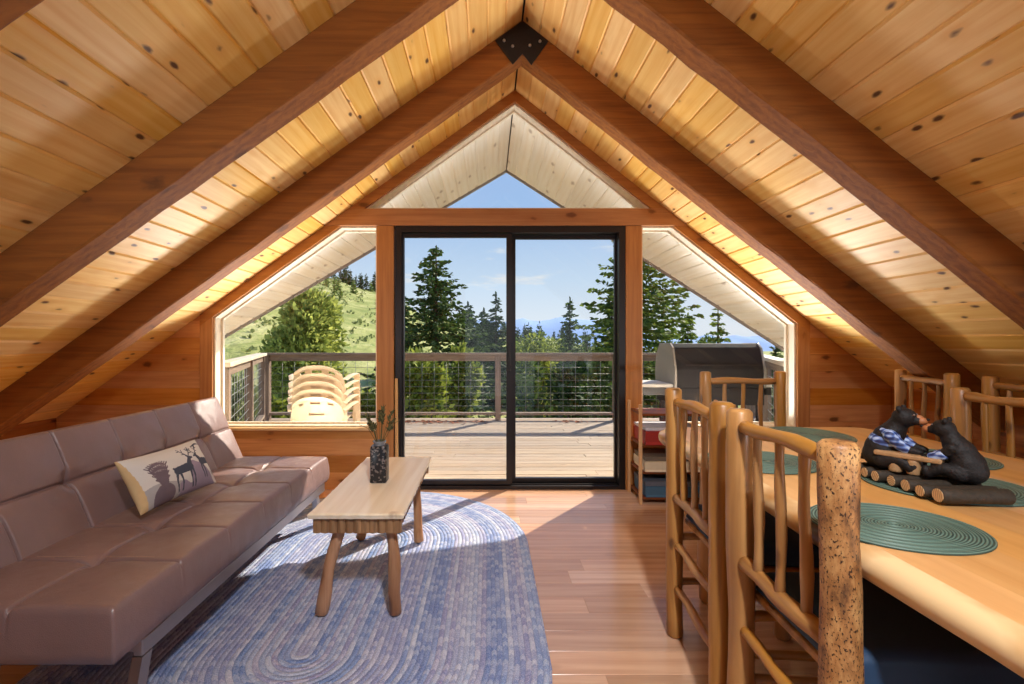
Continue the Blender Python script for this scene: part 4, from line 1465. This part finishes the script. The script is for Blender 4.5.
log_chair('second log chair on the left of the table, beyond the bark-flecked one', l, rz, 2, w_, 1.0)
l, rz, w_ = back_line((1.762, 2.81), (1.315, 2.81))
log_chair('log chair at the far end of the table in front of the right window', l, -PI / 2, 3, w_, 1.0)
# right side: seats towards -x
def back_r(p_far, p_near):
    a, b = Vector(p_far), Vector(p_near)
    d = (b - a)
    m_ = (a + b) / 2
    return (m_.x, m_.y, 0), math.atan2(d.y, d.x) - PI / 2, d.length
l, rz, w_ = back_r((2.755, 3.115), (2.66, 2.66))
log_chair('log chair by the right wall, farthest of the three on the right', l, rz, 4, w_, 1.0)
l, rz, w_ = back_r((2.765, 2.56), (2.70, 2.13))
log_chair('log chair along the right wall, standing between two other chairs', l, rz, 5, w_, 0.985)
l, rz, w_ = back_r((2.115, 2.08), (2.07, 1.65))
log_chair('log chair at the right edge of the table behind the bear figurine', l, rz, 6, w_, 0.98)

# ------------------------------------------------------------------ woven placemats
t = NT('green_woven_mat')
sp = t.n('SeparateXYZ', None, i0=t.n('TexCoord').outputs['Object'])
d = t.math('SQRT', t.math('ADD', t.math('MULTIPLY', sp.outputs['X'], sp.outputs['X']), t.math('MULTIPLY', sp.outputs['Y'], t.math('MULTIPLY', sp.outputs['Y'], 1.35))))
rg_ = t.math('SINE', t.math('MULTIPLY', d, 2 * PI / 0.0078))
nz = t.n('TexNoise', None, Vector=t.coords(), Scale=70.0, Detail=3.0)
c = t.mix(t.maprange(rg_, -0.6, 0.6), S(52, 74, 66), S(112, 140, 126))
c = t.mix(t.math('MULTIPLY', nz.outputs[0], 0.4), c, S(70, 90, 78))
M_MAT = t.finish(c, 0.5, bump=rg_, bump_s=0.35, bump_d=0.002, spec=0.4)
prof = [(0, 0.0045)]
for k in range(60):
    r_ = (k + 1) / 60 * 0.205
    prof.append((r_, 0.004 + 0.0008 * math.sin(r_ * 2 * PI / 0.0078)))
prof += [(0.208, 0.003), (0.208, 0.0006), (0, 0.0005)]
mats = ((0.925, 1.06, 0, 0.83, 'green oval woven placemat nearest the camera on the dining table'),
        (1.335, 1.36, 0.1, 1.0, 'green woven placemat under the bear figurine'),
        (1.60, 1.68, 0.0, 0.92, 'green woven placemat behind the bear figurine at the right edge of the table'),
        (1.45, 2.10, PI / 2, 0.9, 'green woven placemat at the far end of the table'),
        (0.955, 1.63, 0.0, 0.9, 'green woven placemat by the second log chair on the left table edge'))
first = None
for x, y, rz, s, lab in mats:
    if first is None:
        bm = BM(); lathe(bm, prof, 72, 1.0, 0.86)
        first = tag(obj('placemat', bm, M_MAT, smooth='auto', loc=(x, y, TZT + 0.0005), rotz=rz), lab, 'placemat', 'green woven placemats')
        first.scale = (s, s, 1)
    else:
        o = dup(first, (x, y, TZT + 0.0005), rz, lab); o.scale = (s, s, 1)
# ------------------------------------------------------------------ two bears on a log raft
M_BEAR = plain('black_bear_resin', (30, 25, 24), 0.6, noise=0.3, nscale=160, bump=0.5, spec=0.35)
M_TAN = plain('tan_muzzle', (176, 112, 70), 0.5)
t = NT('blue_plaid')
sp = t.n('SeparateXYZ', None, i0=t.n('TexCoord').outputs['Object'])
ck = t.math('ADD', t.math('SINE', t.math('MULTIPLY', t.math('ADD', sp.outputs['X'], sp.outputs['Y']), 420)), t.math('SINE', t.math('MULTIPLY', sp.outputs['Z'], 420)))
M_PLAID = t.finish(t.ramp(t.maprange(ck, -1.6, 1.6, 0, 1), [(0.0, S(34, 46, 92)), (0.5, S(84, 112, 176)), (1.0, S(176, 194, 226))]), 0.5)
M_BARKD = plain('dark_raft_bark', (52, 42, 30), 0.7, noise=0.5, nscale=90, bump=0.6)
t = NT('cut_log_end')
sp = t.n('TexCoord').outputs['Object']
wv = t.n('TexWave', {'wave_type': 'RINGS', 'rings_direction': 'X'}, Vector=sp, Scale=55.0, Distortion=2.0)
M_END = t.finish(t.mix(wv.outputs[0], S(150, 112, 74), S(222, 190, 142)), 0.6)
M_PLANKB = plain('split_log_plank', (176, 136, 94), 0.55, noise=0.3, nscale=60)
bx, by, bz = 1.255, 1.325, TZT + 0.0052
fig = thing('bear_figurine', 'figurine of two black bears sitting at a log on a small raft', 'figurine', (bx, by, bz))
fig.rotation_euler.z = math.radians(-4)
raft = BM()
rg = random.Random(6)
NLOG = 7
for k in range(NLOG):
    y = -0.135 + 0.27 * k / (NLOG - 1)
    rr = (0.0195, 0.0165, 0.0175, 0.0165, 0.017, 0.016, 0.0175)[k]
    x0 = -0.115 + (NLOG - 1 - k) * 0.004 - (0.0 if k else 0.0) + rg.uniform(-.005, .005)
    x1 = (0.078 if k == 0 else 0.09) + rg.uniform(-.006, .006)
    bm = BM()
    log(bm, (x0, y, rr * 1.0 + .001), (x1, y, rr + .001), rr, rr, 6, 0.001, rg, 16, 0.03, 0.12, 0)
    lg = obj('raft_log', bm, M_BARKD, fig, True)
    bm = BM()
    prof_ = [(0, 0.0), (rr * .84, 0.0), (rr * .86, 0.0012), (0, 0.0013)]
    lathe(bm, prof_, 18)
    bmesh.ops.transform(bm, matrix=Matrix.Translation((x0 - 0.0014, y, rr + .001)) @ Matrix.Rotation(PI / 2, 4, 'Y'), verts=bm.verts[:])
    obj('log_end', bm, M_END, lg)
def bear(ox, oy, oz, face, sc=1.0, lean=0.12, name='bear', tail=True):
    """sitting bear; face = heading of its nose"""
    R = Matrix.Translation((ox, oy, oz)) @ Matrix.Rotation(face, 4, 'Z') @ Matrix.Scale(sc, 4)
    bm = BM()
    E = lambda c, r, M=None: ellipsoid(bm, c, r, M)
    E((-0.008, 0, 0.040), (0.046, 0.050, 0.044))
    E((0.004, 0, 0.075), (0.040, 0.043, 0.046))
    E((-0.004, 0, 0.058), (0.045, 0.049, 0.050))
    E((0.010, 0, 0.094), (0.038, 0.041, 0.042))
    E((0.024, 0, 0.114), (0.033, 0.037, 0.036))
    E((0.031, 0, 0.128), (0.029, 0.031, 0.030))
    E((0.036, 0, 0.140), (0.026, 0.027, 0.026))
    E((0.052, 0, 0.164), (0.032, 0.033, 0.030))
    E((0.080, 0, 0.158), (0.022, 0.017, 0.0145))
    for s in (-1, 1):
        E((0.044, s * 0.026, 0.192), (0.008, 0.0115, 0.0115))
        # arms reaching forward on to the log
        for q in range(6):
            t_ = q / 5
            E((0.026 + 0.058 * t_, s * (0.038 - 0.008 * t_), 0.108 - 0.040 * t_ - 0.010 * math.sin(PI * t_)), (0.0165 - .003 * t_,) * 3)
        E((0.090, s * 0.030, 0.068), (0.014, 0.012, 0.010))
        # haunches, legs, feet
        for q in range(6):
            t_ = q / 5
            E((0.010 + 0.068 * t_, s * (0.040 + 0.008 * t_), 0.030 - 0.010 * t_ + 0.014 * math.sin(PI * t_)), (0.025 - .008 * t_,) * 3)
        E((0.086, s * 0.050, 0.026), (0.010, 0.014, 0.020))
    if tail: E((-0.054, 0, 0.024), (0.014, 0.011, 0.010))
    bmesh.ops.transform(bm, matrix=R, verts=bm.verts[:])
    me = fused(name, bm, 0.0028 * sc, 16)
    b = mobj(name, me, M_BEAR, fig, True)
    def part(nm, mat, els):
        pb = BM()
        for c, r in els: ellipsoid(pb, c, r)
        bmesh.ops.transform(pb, matrix=R, verts=pb.verts[:])
        obj(nm, pb, mat, b, True)
    part('muzzle', M_TAN, [((0.090, 0, 0.158), (0.0165, 0.0145, 0.0125)), ((0.084, 0, 0.166), (0.013, 0.011, 0.010))])
    part('nose', M_BEAR, [((0.106, 0, 0.164), (0.005, 0.006, 0.0045))])
    part('eye', M_CHROME, [((0.077, s * 0.015, 0.176), (0.0028, 0.0028, 0.0028)) for s in (-1, 1)])
    # blue plaid shirt over the shoulders and sleeves
    pb = BM()
    ellipsoid(pb, (0.022, 0, 0.114), (0.0365, 0.0415, 0.028))
    ellipsoid(pb, (0.006, 0, 0.086), (0.0425, 0.0455, 0.033))
    for s in (-1, 1):
        for q in range(4):
            t_ = q / 5
            ellipsoid(pb, (0.026 + 0.058 * t_, s * (0.038 - 0.008 * t_), 0.108 - 0.040 * t_ - 0.010 * math.sin(PI * t_)), (0.0185 - .003 * t_,) * 3)
    return b, R
b1, R1 = bear(-0.053, 0.094, 0.033, math.radians(-50), 0.96)
b2, R2 = bear(0.050, -0.056, 0.033, math.radians(128), 0.85, tail=False)
def plaid(R, els, parent, nm='shirt'):
    pb = BM()
    for c, r in els: ellipsoid(pb, c, r)
    bmesh.ops.transform(pb, matrix=R, verts=pb.verts[:])
    me = fused(nm, pb, 0.003, 2)
    mobj(nm, me, M_PLAID, parent, True)
plaid(R1, [((0.020, 0, 0.112), (0.0355, 0.0405, 0.026)), ((0.004, 0, 0.084), (0.0425, 0.0455, 0.034))] + [((0.026 + 0.058 * q / 5, s * (0.038 - 0.0016 * q), 0.108 - 0.008 * q - 0.010 * math.sin(PI * q / 5)), (0.0185 - .0006 * q,) * 3) for q in range(4) for s in (-1, 1)], b1)
plaid(R2, [((0.026 + 0.058 * q / 5, s * (0.038 - 0.0016 * q), 0.108 - 0.008 * q - 0.010 * math.sin(PI * q / 5)), (0.0185 - .0006 * q,) * 3) for q in range(2, 5) for s in (-1, 1)], b2, 'sleeve')
bm = BM()
# the split log between them, lying on a stump stack
bbox(bm, -0.10, 0.05, -0.018, 0.022, 0.086, 0.100, 0.004)
bmesh.ops.transform(bm, matrix=Matrix.Translation((-0.028, -0.004, -0.008)) @ Matrix.Rotation(math.radians(-52), 4, 'Z'), verts=bm.verts[:])
obj('split_log', bm, M_PLANKB, fig)
for (x, y) in ((-0.062, 0.036), (-0.036, 0.004)):
    bm = BM()
    log(bm, (x, y, 0.036), (x, y, 0.0775), 0.0155, 0.0155, 5, 0.0, rg, 14, 0.03, 0.1, 0)
    obj('stump', bm, M_PLANKB, fig, True)
# ------------------------------------------------------------------ low shelf with game boxes by the door
M_SH = wood('shelf_pine', (226, 186, 136), (196, 150, 100), axis='Z', knots=0.3, island=False, var=0.1)
M_SHD = wood('shelf_board', (110, 62, 36), (80, 42, 24), axis='X', knots=0.3, island=False, var=0.1)
sx0, sx1, sy0, sy1 = 1.100, 1.80, 3.37, 3.67
sh = thing('shelf_unit', 'low open wooden shelf of game boxes right of the sliding door', 'shelf', (sx0, sy0, 0))
for x in (0, sx1 - sx0 - .02):
    for y in (0, sy1 - sy0 - .03):
        bm = BM(); bbox(bm, x, x + .02, y, y + .03, 0.0005, 0.725, 0.003)
        obj('upright', bm, M_SH, sh)
ZSH = (0.055, 0.24, 0.435, 0.66)
for z in ZSH:
    bm = BM(); bbox(bm, 0.0205, sx1 - sx0 - .0205, 0, sy1 - sy0, z - .018, z, 0.003)
    obj('shelf_board', bm, M_SHD, sh)
boxes = ((0, 0.0, (60, 96, 120), .08, 'flat blue game box at the bottom of the shelf by the door'),
         (0, 0.081, (84, 92, 104), .035, 'thin grey box lying on the blue game box on the lowest shelf'),
         (1, 0.0, (206, 192, 164), .075, 'cream game box on the second shelf from the floor'),
         (1, 0.076, (110, 96, 82), .03, 'thin brown box on top of the cream game box'),
         (2, 0.0, (150, 44, 38), .10, 'red game box on the third shelf from the floor'),
         (2, 0.101, (200, 200, 206), .022, 'thin white box on top of the red game box'))
for i, (s, dz, colr, h, lab) in enumerate(boxes):
    z = ZSH[s] + dz + 0.0006
    r = thing('game_box', lab, 'box', (sx0 + .03 + rg.uniform(-.005, .01), sy0 - 0.02 + rg.uniform(0, .02), z), rg.uniform(-.02, .02))
    mt = plain('box_card_%d' % i, colr, 0.45, noise=0.1)
    bm = BM(); bbox(bm, 0.004, .40 - .004, 0.004, .27, 0, h * .96, 0.002)
    obj('box_base', bm, plain('box_inner_%d' % i, [min(255, c * 1.15) for c in colr], 0.5), r)
    bm = BM()
    bbox(bm, 0, .40, 0, .274, h * .97, h, 0.001); box(bm, 0, .0035, 0, .274, h * .25, h * .97); box(bm, .3965, .40, 0, .274, h * .25, h * .97); box(bm, 0.0035, .3965, 0, .0035, h * .25, h * .97); box(bm, 0.0035, .3965, .2705, .274, h * .25, h * .97)
    obj('lid', bm, mt, r)
# ------------------------------------------------------------------ white plastic chairs, stacked on the deck
M_WHITE = plain('white_resin', (234, 214, 184), 0.4, noise=0.03)
def monobloc():
    r = thing('plastic_chair', 'x', 'chair', (0, 0, 0), 0, 'stacked white resin armchairs')
    T = 0.006
    def sheet(name, fn, nu, nv, hole=None, thick=T):
        bm = BM()
        P = [[Vector(fn(i / nu, j / nv)) for j in range(nv + 1)] for i in range(nu + 1)]
        N = [[None] * (nv + 1) for _ in range(nu + 1)]
        for i in range(nu + 1):
            for j in range(nv + 1):
                du = P[min(nu, i + 1)][j] - P[max(0, i - 1)][j]
                dv = P[i][min(nv, j + 1)] - P[i][max(0, j - 1)]
                n_ = du.cross(dv)
                N[i][j] = n_.normalized() if n_.length > 1e-9 else Vector((0, 0, 1))
        A = [[bm.verts.new(P[i][j] + N[i][j] * thick / 2) for j in range(nv + 1)] for i in range(nu + 1)]
        B = [[bm.verts.new(P[i][j] - N[i][j] * thick / 2) for j in range(nv + 1)] for i in range(nu + 1)]
        ok = lambda i, j: 0 <= i < nu and 0 <= j < nv and not (hole and hole((i + .5) / nu, (j + .5) / nv))
        for i in range(nu):
            for j in range(nv):
                if not ok(i, j): continue
                bm.faces.new((A[i][j], A[i + 1][j], A[i + 1][j + 1], A[i][j + 1]))
                bm.faces.new((B[i][j], B[i][j + 1], B[i + 1][j + 1], B[i + 1][j]))
                for (di, dj, a, b) in ((-1, 0, (i, j), (i, j + 1)), (1, 0, (i + 1, j), (i + 1, j + 1)), (0, -1, (i, j), (i + 1, j)), (0, 1, (i, j + 1), (i + 1, j + 1))):
                    if not ok(i + di, j + dj):
                        bm.faces.new((A[a[0]][a[1]], A[b[0]][b[1]], B[b[0]][b[1]], B[a[0]][a[1]]))
        return obj(name, bm, M_WHITE, r, 'auto')
    # local: +x is the front of the chair, y across
    def back(u, v):
        y = (u - .5) * 2
        w = 0.255 - 0.035 * v + 0.012 * math.sin(PI * v)
        top = 0.745 - 0.085 * abs(y) ** 2.6
        z = 0.40 + (top - 0.40) * v
        x = -0.20 - 0.13 * v + 0.075 * y * y - (0.030 * max(0, v - 0.9) / 0.1)
        return (x, w * y, z)
    def slots(u, v):
        if 0.78 < v < 0.86 and (0.40 < u < 0.60 or 0.16 < u < 0.27 or 0.73 < u < 0.84): return True
        if 0.46 < v < 0.54 and 0.36 < u < 0.64: return True
        return False
    sheet('backrest', back, 90, 50, slots)
    def seat(u, v):
        y = (u - .5) * 2
        x = -0.20 + 0.44 * v + 0.075 * y * y * (1 - v)
        z = 0.402 + 0.02 * v - 0.016 * math.sin(PI * u) * (1 - .3 * v) - (0.03 * max(0, v - .9) / .1)
        return (x, (0.255 - 0.01 * (1 - v)) * y, z)
    sheet('seat', seat, 30, 30)
    for s in (-1, 1):
        def arm(u, v):
            # from the back forward, then bent down into the front leg
            pts = [(-0.215, .245, .60), (-0.10, .285, .635), (0.06, .300, .640), (0.17, .300, .632), (0.215, .298, .60), (0.222, .292, .52)]
            q = v * 5; i = min(4, int(q)); f = q - i
            a, b = Vector(pts[i]), Vector(pts[i + 1])
            c = a.lerp(b, f)
            w = 0.030
            if v < .8: return (c.x, s * (c.y + (u - .5) * 2 * w), c.z - 0.006 * ((u - .5) * 2) ** 2)
            return (c.x, s * (c.y + (u - .5) * 2 * w), c.z)
        sheet('armrest', arm, 8, 30, None, 0.010)
        def fleg(u, v):
            z = 0.52 * (1 - v)
            x = 0.222 + 0.035 * v
            w = 0.034 - 0.008 * v
            a = (u - .5) * 2
            return (x - 0.022 * (1 - abs(a)) ** 1 + 0.02, s * (0.290 + 0.006 * v + a * w), z + 0.0005)
        sheet('front_leg', fleg, 8, 16, None, 0.010)
        def rleg(u, v):
            z = 0.41 * (1 - v)
            x = -0.17 - 0.085 * v
            w = 0.036 - 0.010 * v
            a = (u - .5) * 2
            return (x - 0.025 * (1 - abs(a)), s * (0.215 + 0.045 * v + a * w), z + 0.0005)
        sheet('rear_leg', rleg, 8, 16, None, 0.010)
    return r
ch0 = monobloc()
pos = Vector((-1.67, 4.70, ZD + 0.0015))
labs = ('white resin armchair on top of the stack outside the left window',
        'second white resin armchair from the top of the stack on the deck',
        'middle white resin armchair of the five stacked on the deck',
        'second white resin armchair from the bottom of the stack on the deck',
        'lowest white resin armchair of the stack, its legs on the deck')
rz = math.radians(97)
for k in range(5):
    lab = labs[4 - k]
    p = pos + Vector((math.cos(rz) * 0.012 * k, math.sin(rz) * 0.012 * k, 0.073 * k))
    if k == 0:
        ch0.location = p; ch0.rotation_euler.z = rz; ch0['label'] = lab
    else:
        dup(ch0, p, rz, lab)
# ------------------------------------------------------------------ barbecue grill
M_GRILL = plain('dark_grill_hood', (36, 32, 32), 0.7, noise=0.15, spec=0.2)
M_GREY = plain('grill_end_cap', (150, 142, 134), 0.45, 0.4)
M_SHELF = plain('pale_grill_shelf', (206, 200, 194), 0.5)
gr = thing('barbecue_grill', 'large black hooded barbecue grill on the deck outside the right window', 'grill', (1.86, 4.95, ZD))
gx0, gx1 = 0.03, 0.93
yz = [(-0.27, 0.80), (-0.27, 0.98), (-0.20, 1.20), (-0.14, 1.245), (0.14, 1.245), (0.24, 1.13), (0.27, 0.98), (0.27, 0.80)]
bm = BM(); bprism(bm, yz, gx0 + 0.012, gx1 - 0.012, 'X', 0.008, 2)
hood = obj('hood', bm, M_GRILL, gr)
for xa in (gx0 - 0.012, gx1 - 0.0115):
    bm = BM()
    e = [(y * 1.02, 1.02 + (z - 1.02) * 1.02) for y, z in yz]
    bprism(bm, e, xa, xa + 0.0235, 'X', 0.004, 1)
    obj('end_cap', bm, M_GREY, hood)
bm = BM()
tube(bm, [(gx0 + .12, 0.335, 0.92), (gx1 - .12, 0.335, 0.92)], 0.014, 10)
for x in (gx0 + .16, gx1 - .16): tube(bm, [(x, 0.335, 0.92), (x, 0.27, 0.93)], 0.01, 8)
obj('handle', bm, M_CHROME, hood, True)
bm = BM()
box(bm, gx0 + 0.1, gx1 - 0.05, -0.274, -0.270, 1.02, 1.035)
obj('hood_seam', bm, M_BLACK, hood)
bm = BM(); bbox(bm, gx0, gx1, -0.26, 0.26, 0.62, 0.799, 0.01)
obj('firebox', bm, M_GRILL, gr)
for k in range(4):
    bm = BM(); lathe(bm, [(0, 0.03), (0.022, 0.03), (0.026, 0.0), (0, 0)], 16)
    bmesh.ops.transform(bm, matrix=Matrix.Translation((0.2 + 0.2 * k, 0.2602, 0.70)) @ Matrix.Rotation(-PI / 2, 4, 'X'), verts=bm.verts[:])
    obj('knob', bm, M_BLACK, gr, True)
for xa, xb in ((-0.36, gx0 - 0.013), (gx1 + 0.013, gx1 + 0.09)):
    bm = BM(); bbox(bm, xa, xb, -0.24, 0.24, 0.80, 0.835, 0.008)
    s_ = obj('side_shelf', bm, M_SHELF, gr)
    bm = BM(); box(bm, xa + .02, xb, -0.22, 0.22, 0.72, 0.7995)
    obj('shelf_bracket', bm, M_BLACK, s_)
bm = BM()
for x in (gx0 + .02, gx1 - .06):
    for y in (-0.24, 0.2): bbox(bm, x, x + .04, y, y + .04, 0.09, 0.6195, 0.004)
bbox(bm, gx0 + .02, gx1 - .02, -0.24, 0.24, 0.16, 0.19, 0.004)
box(bm, gx0 + .06, gx1 - .06, 0.21, 0.225, 0.19, 0.6)
obj('cart', bm, M_GRILL, gr)
for x in (gx0 + .04, gx1 - .04):
    for y in (-0.22, 0.22):
        bm = BM(); lathe(bm, [(0, -0.018), (0.040, -0.018), (0.0445, -0.01), (0.0445, 0.01), (0.040, 0.018), (0, 0.018)], 20)
        bmesh.ops.transform(bm, matrix=Matrix.Translation((x, y, 0.0452)) @ Matrix.Rotation(PI / 2, 4, 'Y'), verts=bm.verts[:])
        obj('wheel', bm, M_BLACK, gr, True)
SKY, SUN, EXPOSURE = 1.0, 8.8, 0.0
def fill_light(name, loc, energy, color, radius, kind='POINT', aim=None, cone=150):
    l = bpy.data.lights.new(name, kind)
    l.energy = energy; l.color = color; l.shadow_soft_size = radius
    o = bpy.data.objects.new(name, l); COL.objects.link(o); o.location = loc
    if kind == 'SPOT':
        l.spot_size = math.radians(cone); l.spot_blend = 0.9
        o.rotation_euler = (Vector(loc) - Vector(aim)).to_track_quat('Z', 'Y').to_euler()
def FILL_LIGHTS():  # added lights without fixtures that brighten the room
    fill_light('deck_fill_left', (-1.5, 4.25, 0.12), 520, (.95, .96, 1.0), 0.28, 'SPOT', (-0.6, 0.9, 2.6), 120)  # added fill pair hidden behind the sill walls, washing up into the room
    fill_light('deck_fill_right', (1.9, 4.25, 0.12), 520, (.95, .96, 1.0), 0.28, 'SPOT', (1.0, 0.9, 2.5), 120)
    fill_light('loft_fill_left', (-1.8, -0.7, 1.0), 95, (.86, .93, 1.0), 0.1, 'SPOT', (-0.7, 1.3, 2.7), 108)  # unseen fill pair behind the camera, added to lift the ceiling
    fill_light('loft_fill_right', (2.62, -0.7, 0.85), 95, (.86, .93, 1.0), 0.1, 'SPOT', (1.2, 1.3, 2.6), 108)
    fill_light('ridge_fill', (0.37, -0.25, 2.8), 190, (.96, .97, 1.0), 0.08, 'SPOT', (-0.5, 1.9, 0.0), 84)  # added fill pair high behind the camera, for bounce off the floor
    fill_light('ridge_fill', (0.38, -0.42, 2.8), 190, (.96, .97, 1.0), 0.08, 'SPOT', (1.2, 1.9, 0.0), 84)
# ------------------------------------------------------------------ camera, sky, sun
cam = bpy.data.cameras.new('camera')
cam.sensor_width = 36.0
cam.lens = F / 1024 * 36.0
cam.shift_x = (512 - VPX) / 1024
cam.clip_end = 20000
cam.clip_start = 0.02
co = bpy.data.objects.new('camera', cam)
COL.objects.link(co)
co.location = (0, 0, CAMZ)
co.rotation_euler = (PI / 2, 0, 0)
scene.camera = co
w = bpy.data.worlds.new('sky')
scene.world = w
w.use_nodes = True
t = NT.__new__(NT)
t.t = w.node_tree
t.t.nodes.clear()
wo = t.t.nodes.new('ShaderNodeOutputWorld')
d = t.n('TexCoord').outputs['Generated']
sp = t.n('SeparateXYZ', None, i0=d)
z = sp.outputs['Z']
sky = t.ramp(t.maprange(z, -0.05, 1.0, 0, 1, False), [(0.0, S(222, 232, 244)), (0.07, S(236, 243, 252)), (0.17, S(208, 229, 252)), (0.30, S(168, 202, 246)), (1.0, S(104, 152, 228))])
mp = t.n('Mapping', None, Vector=d, Scale=(3.2, 3.2, 13.0), Location=(0.35, 0.0, 0.4))
nz = t.n('TexNoise', None, Vector=mp.outputs[0], Scale=1.6, Detail=6.0, Roughness=0.55)
cl = t.maprange(nz.outputs[0], 0.57, 0.70)
band = t.math('MULTIPLY', t.maprange(z, 0.05, 0.12), t.maprange(z, 0.30, 0.2))
cm = t.math('MULTIPLY', t.math('MULTIPLY', cl, band), 0.8)
skyc = t.mix(cm, sky, S(250, 248, 246))
bg = t.n('Background', None, Color=skyc, Strength=SKY)
t.t.links.new(bg.outputs[0], wo.inputs[0])
sun = bpy.data.lights.new('sun', 'SUN')
sun.energy = SUN
sun.angle = math.radians(0.6)
sun.color = (1.0, 0.90, 0.76)
so = bpy.data.objects.new('sun', sun)
COL.objects.link(so)
az, el = math.radians(39), math.radians(34.5)
dirv = Vector((math.sin(az) * math.cos(el), math.cos(az) * math.cos(el), math.sin(el)))
so.rotation_euler = dirv.to_track_quat('Z', 'Y').to_euler()
so.location = dirv * 30
FILL_LIGHTS()
vs = scene.view_settings
vs.view_transform = 'Standard'
vs.look = 'None'
vs.gamma = 1.0
vs.use_curve_mapping = False
vs.exposure = EXPOSURE
scene.cycles.max_bounces = 10
scene.cycles.diffuse_bounces = 6
scene.cycles.transparent_max_bounces = 16
scene.cycles.use_denoising = True
scene.cycles.sample_clamp_indirect = 6.0
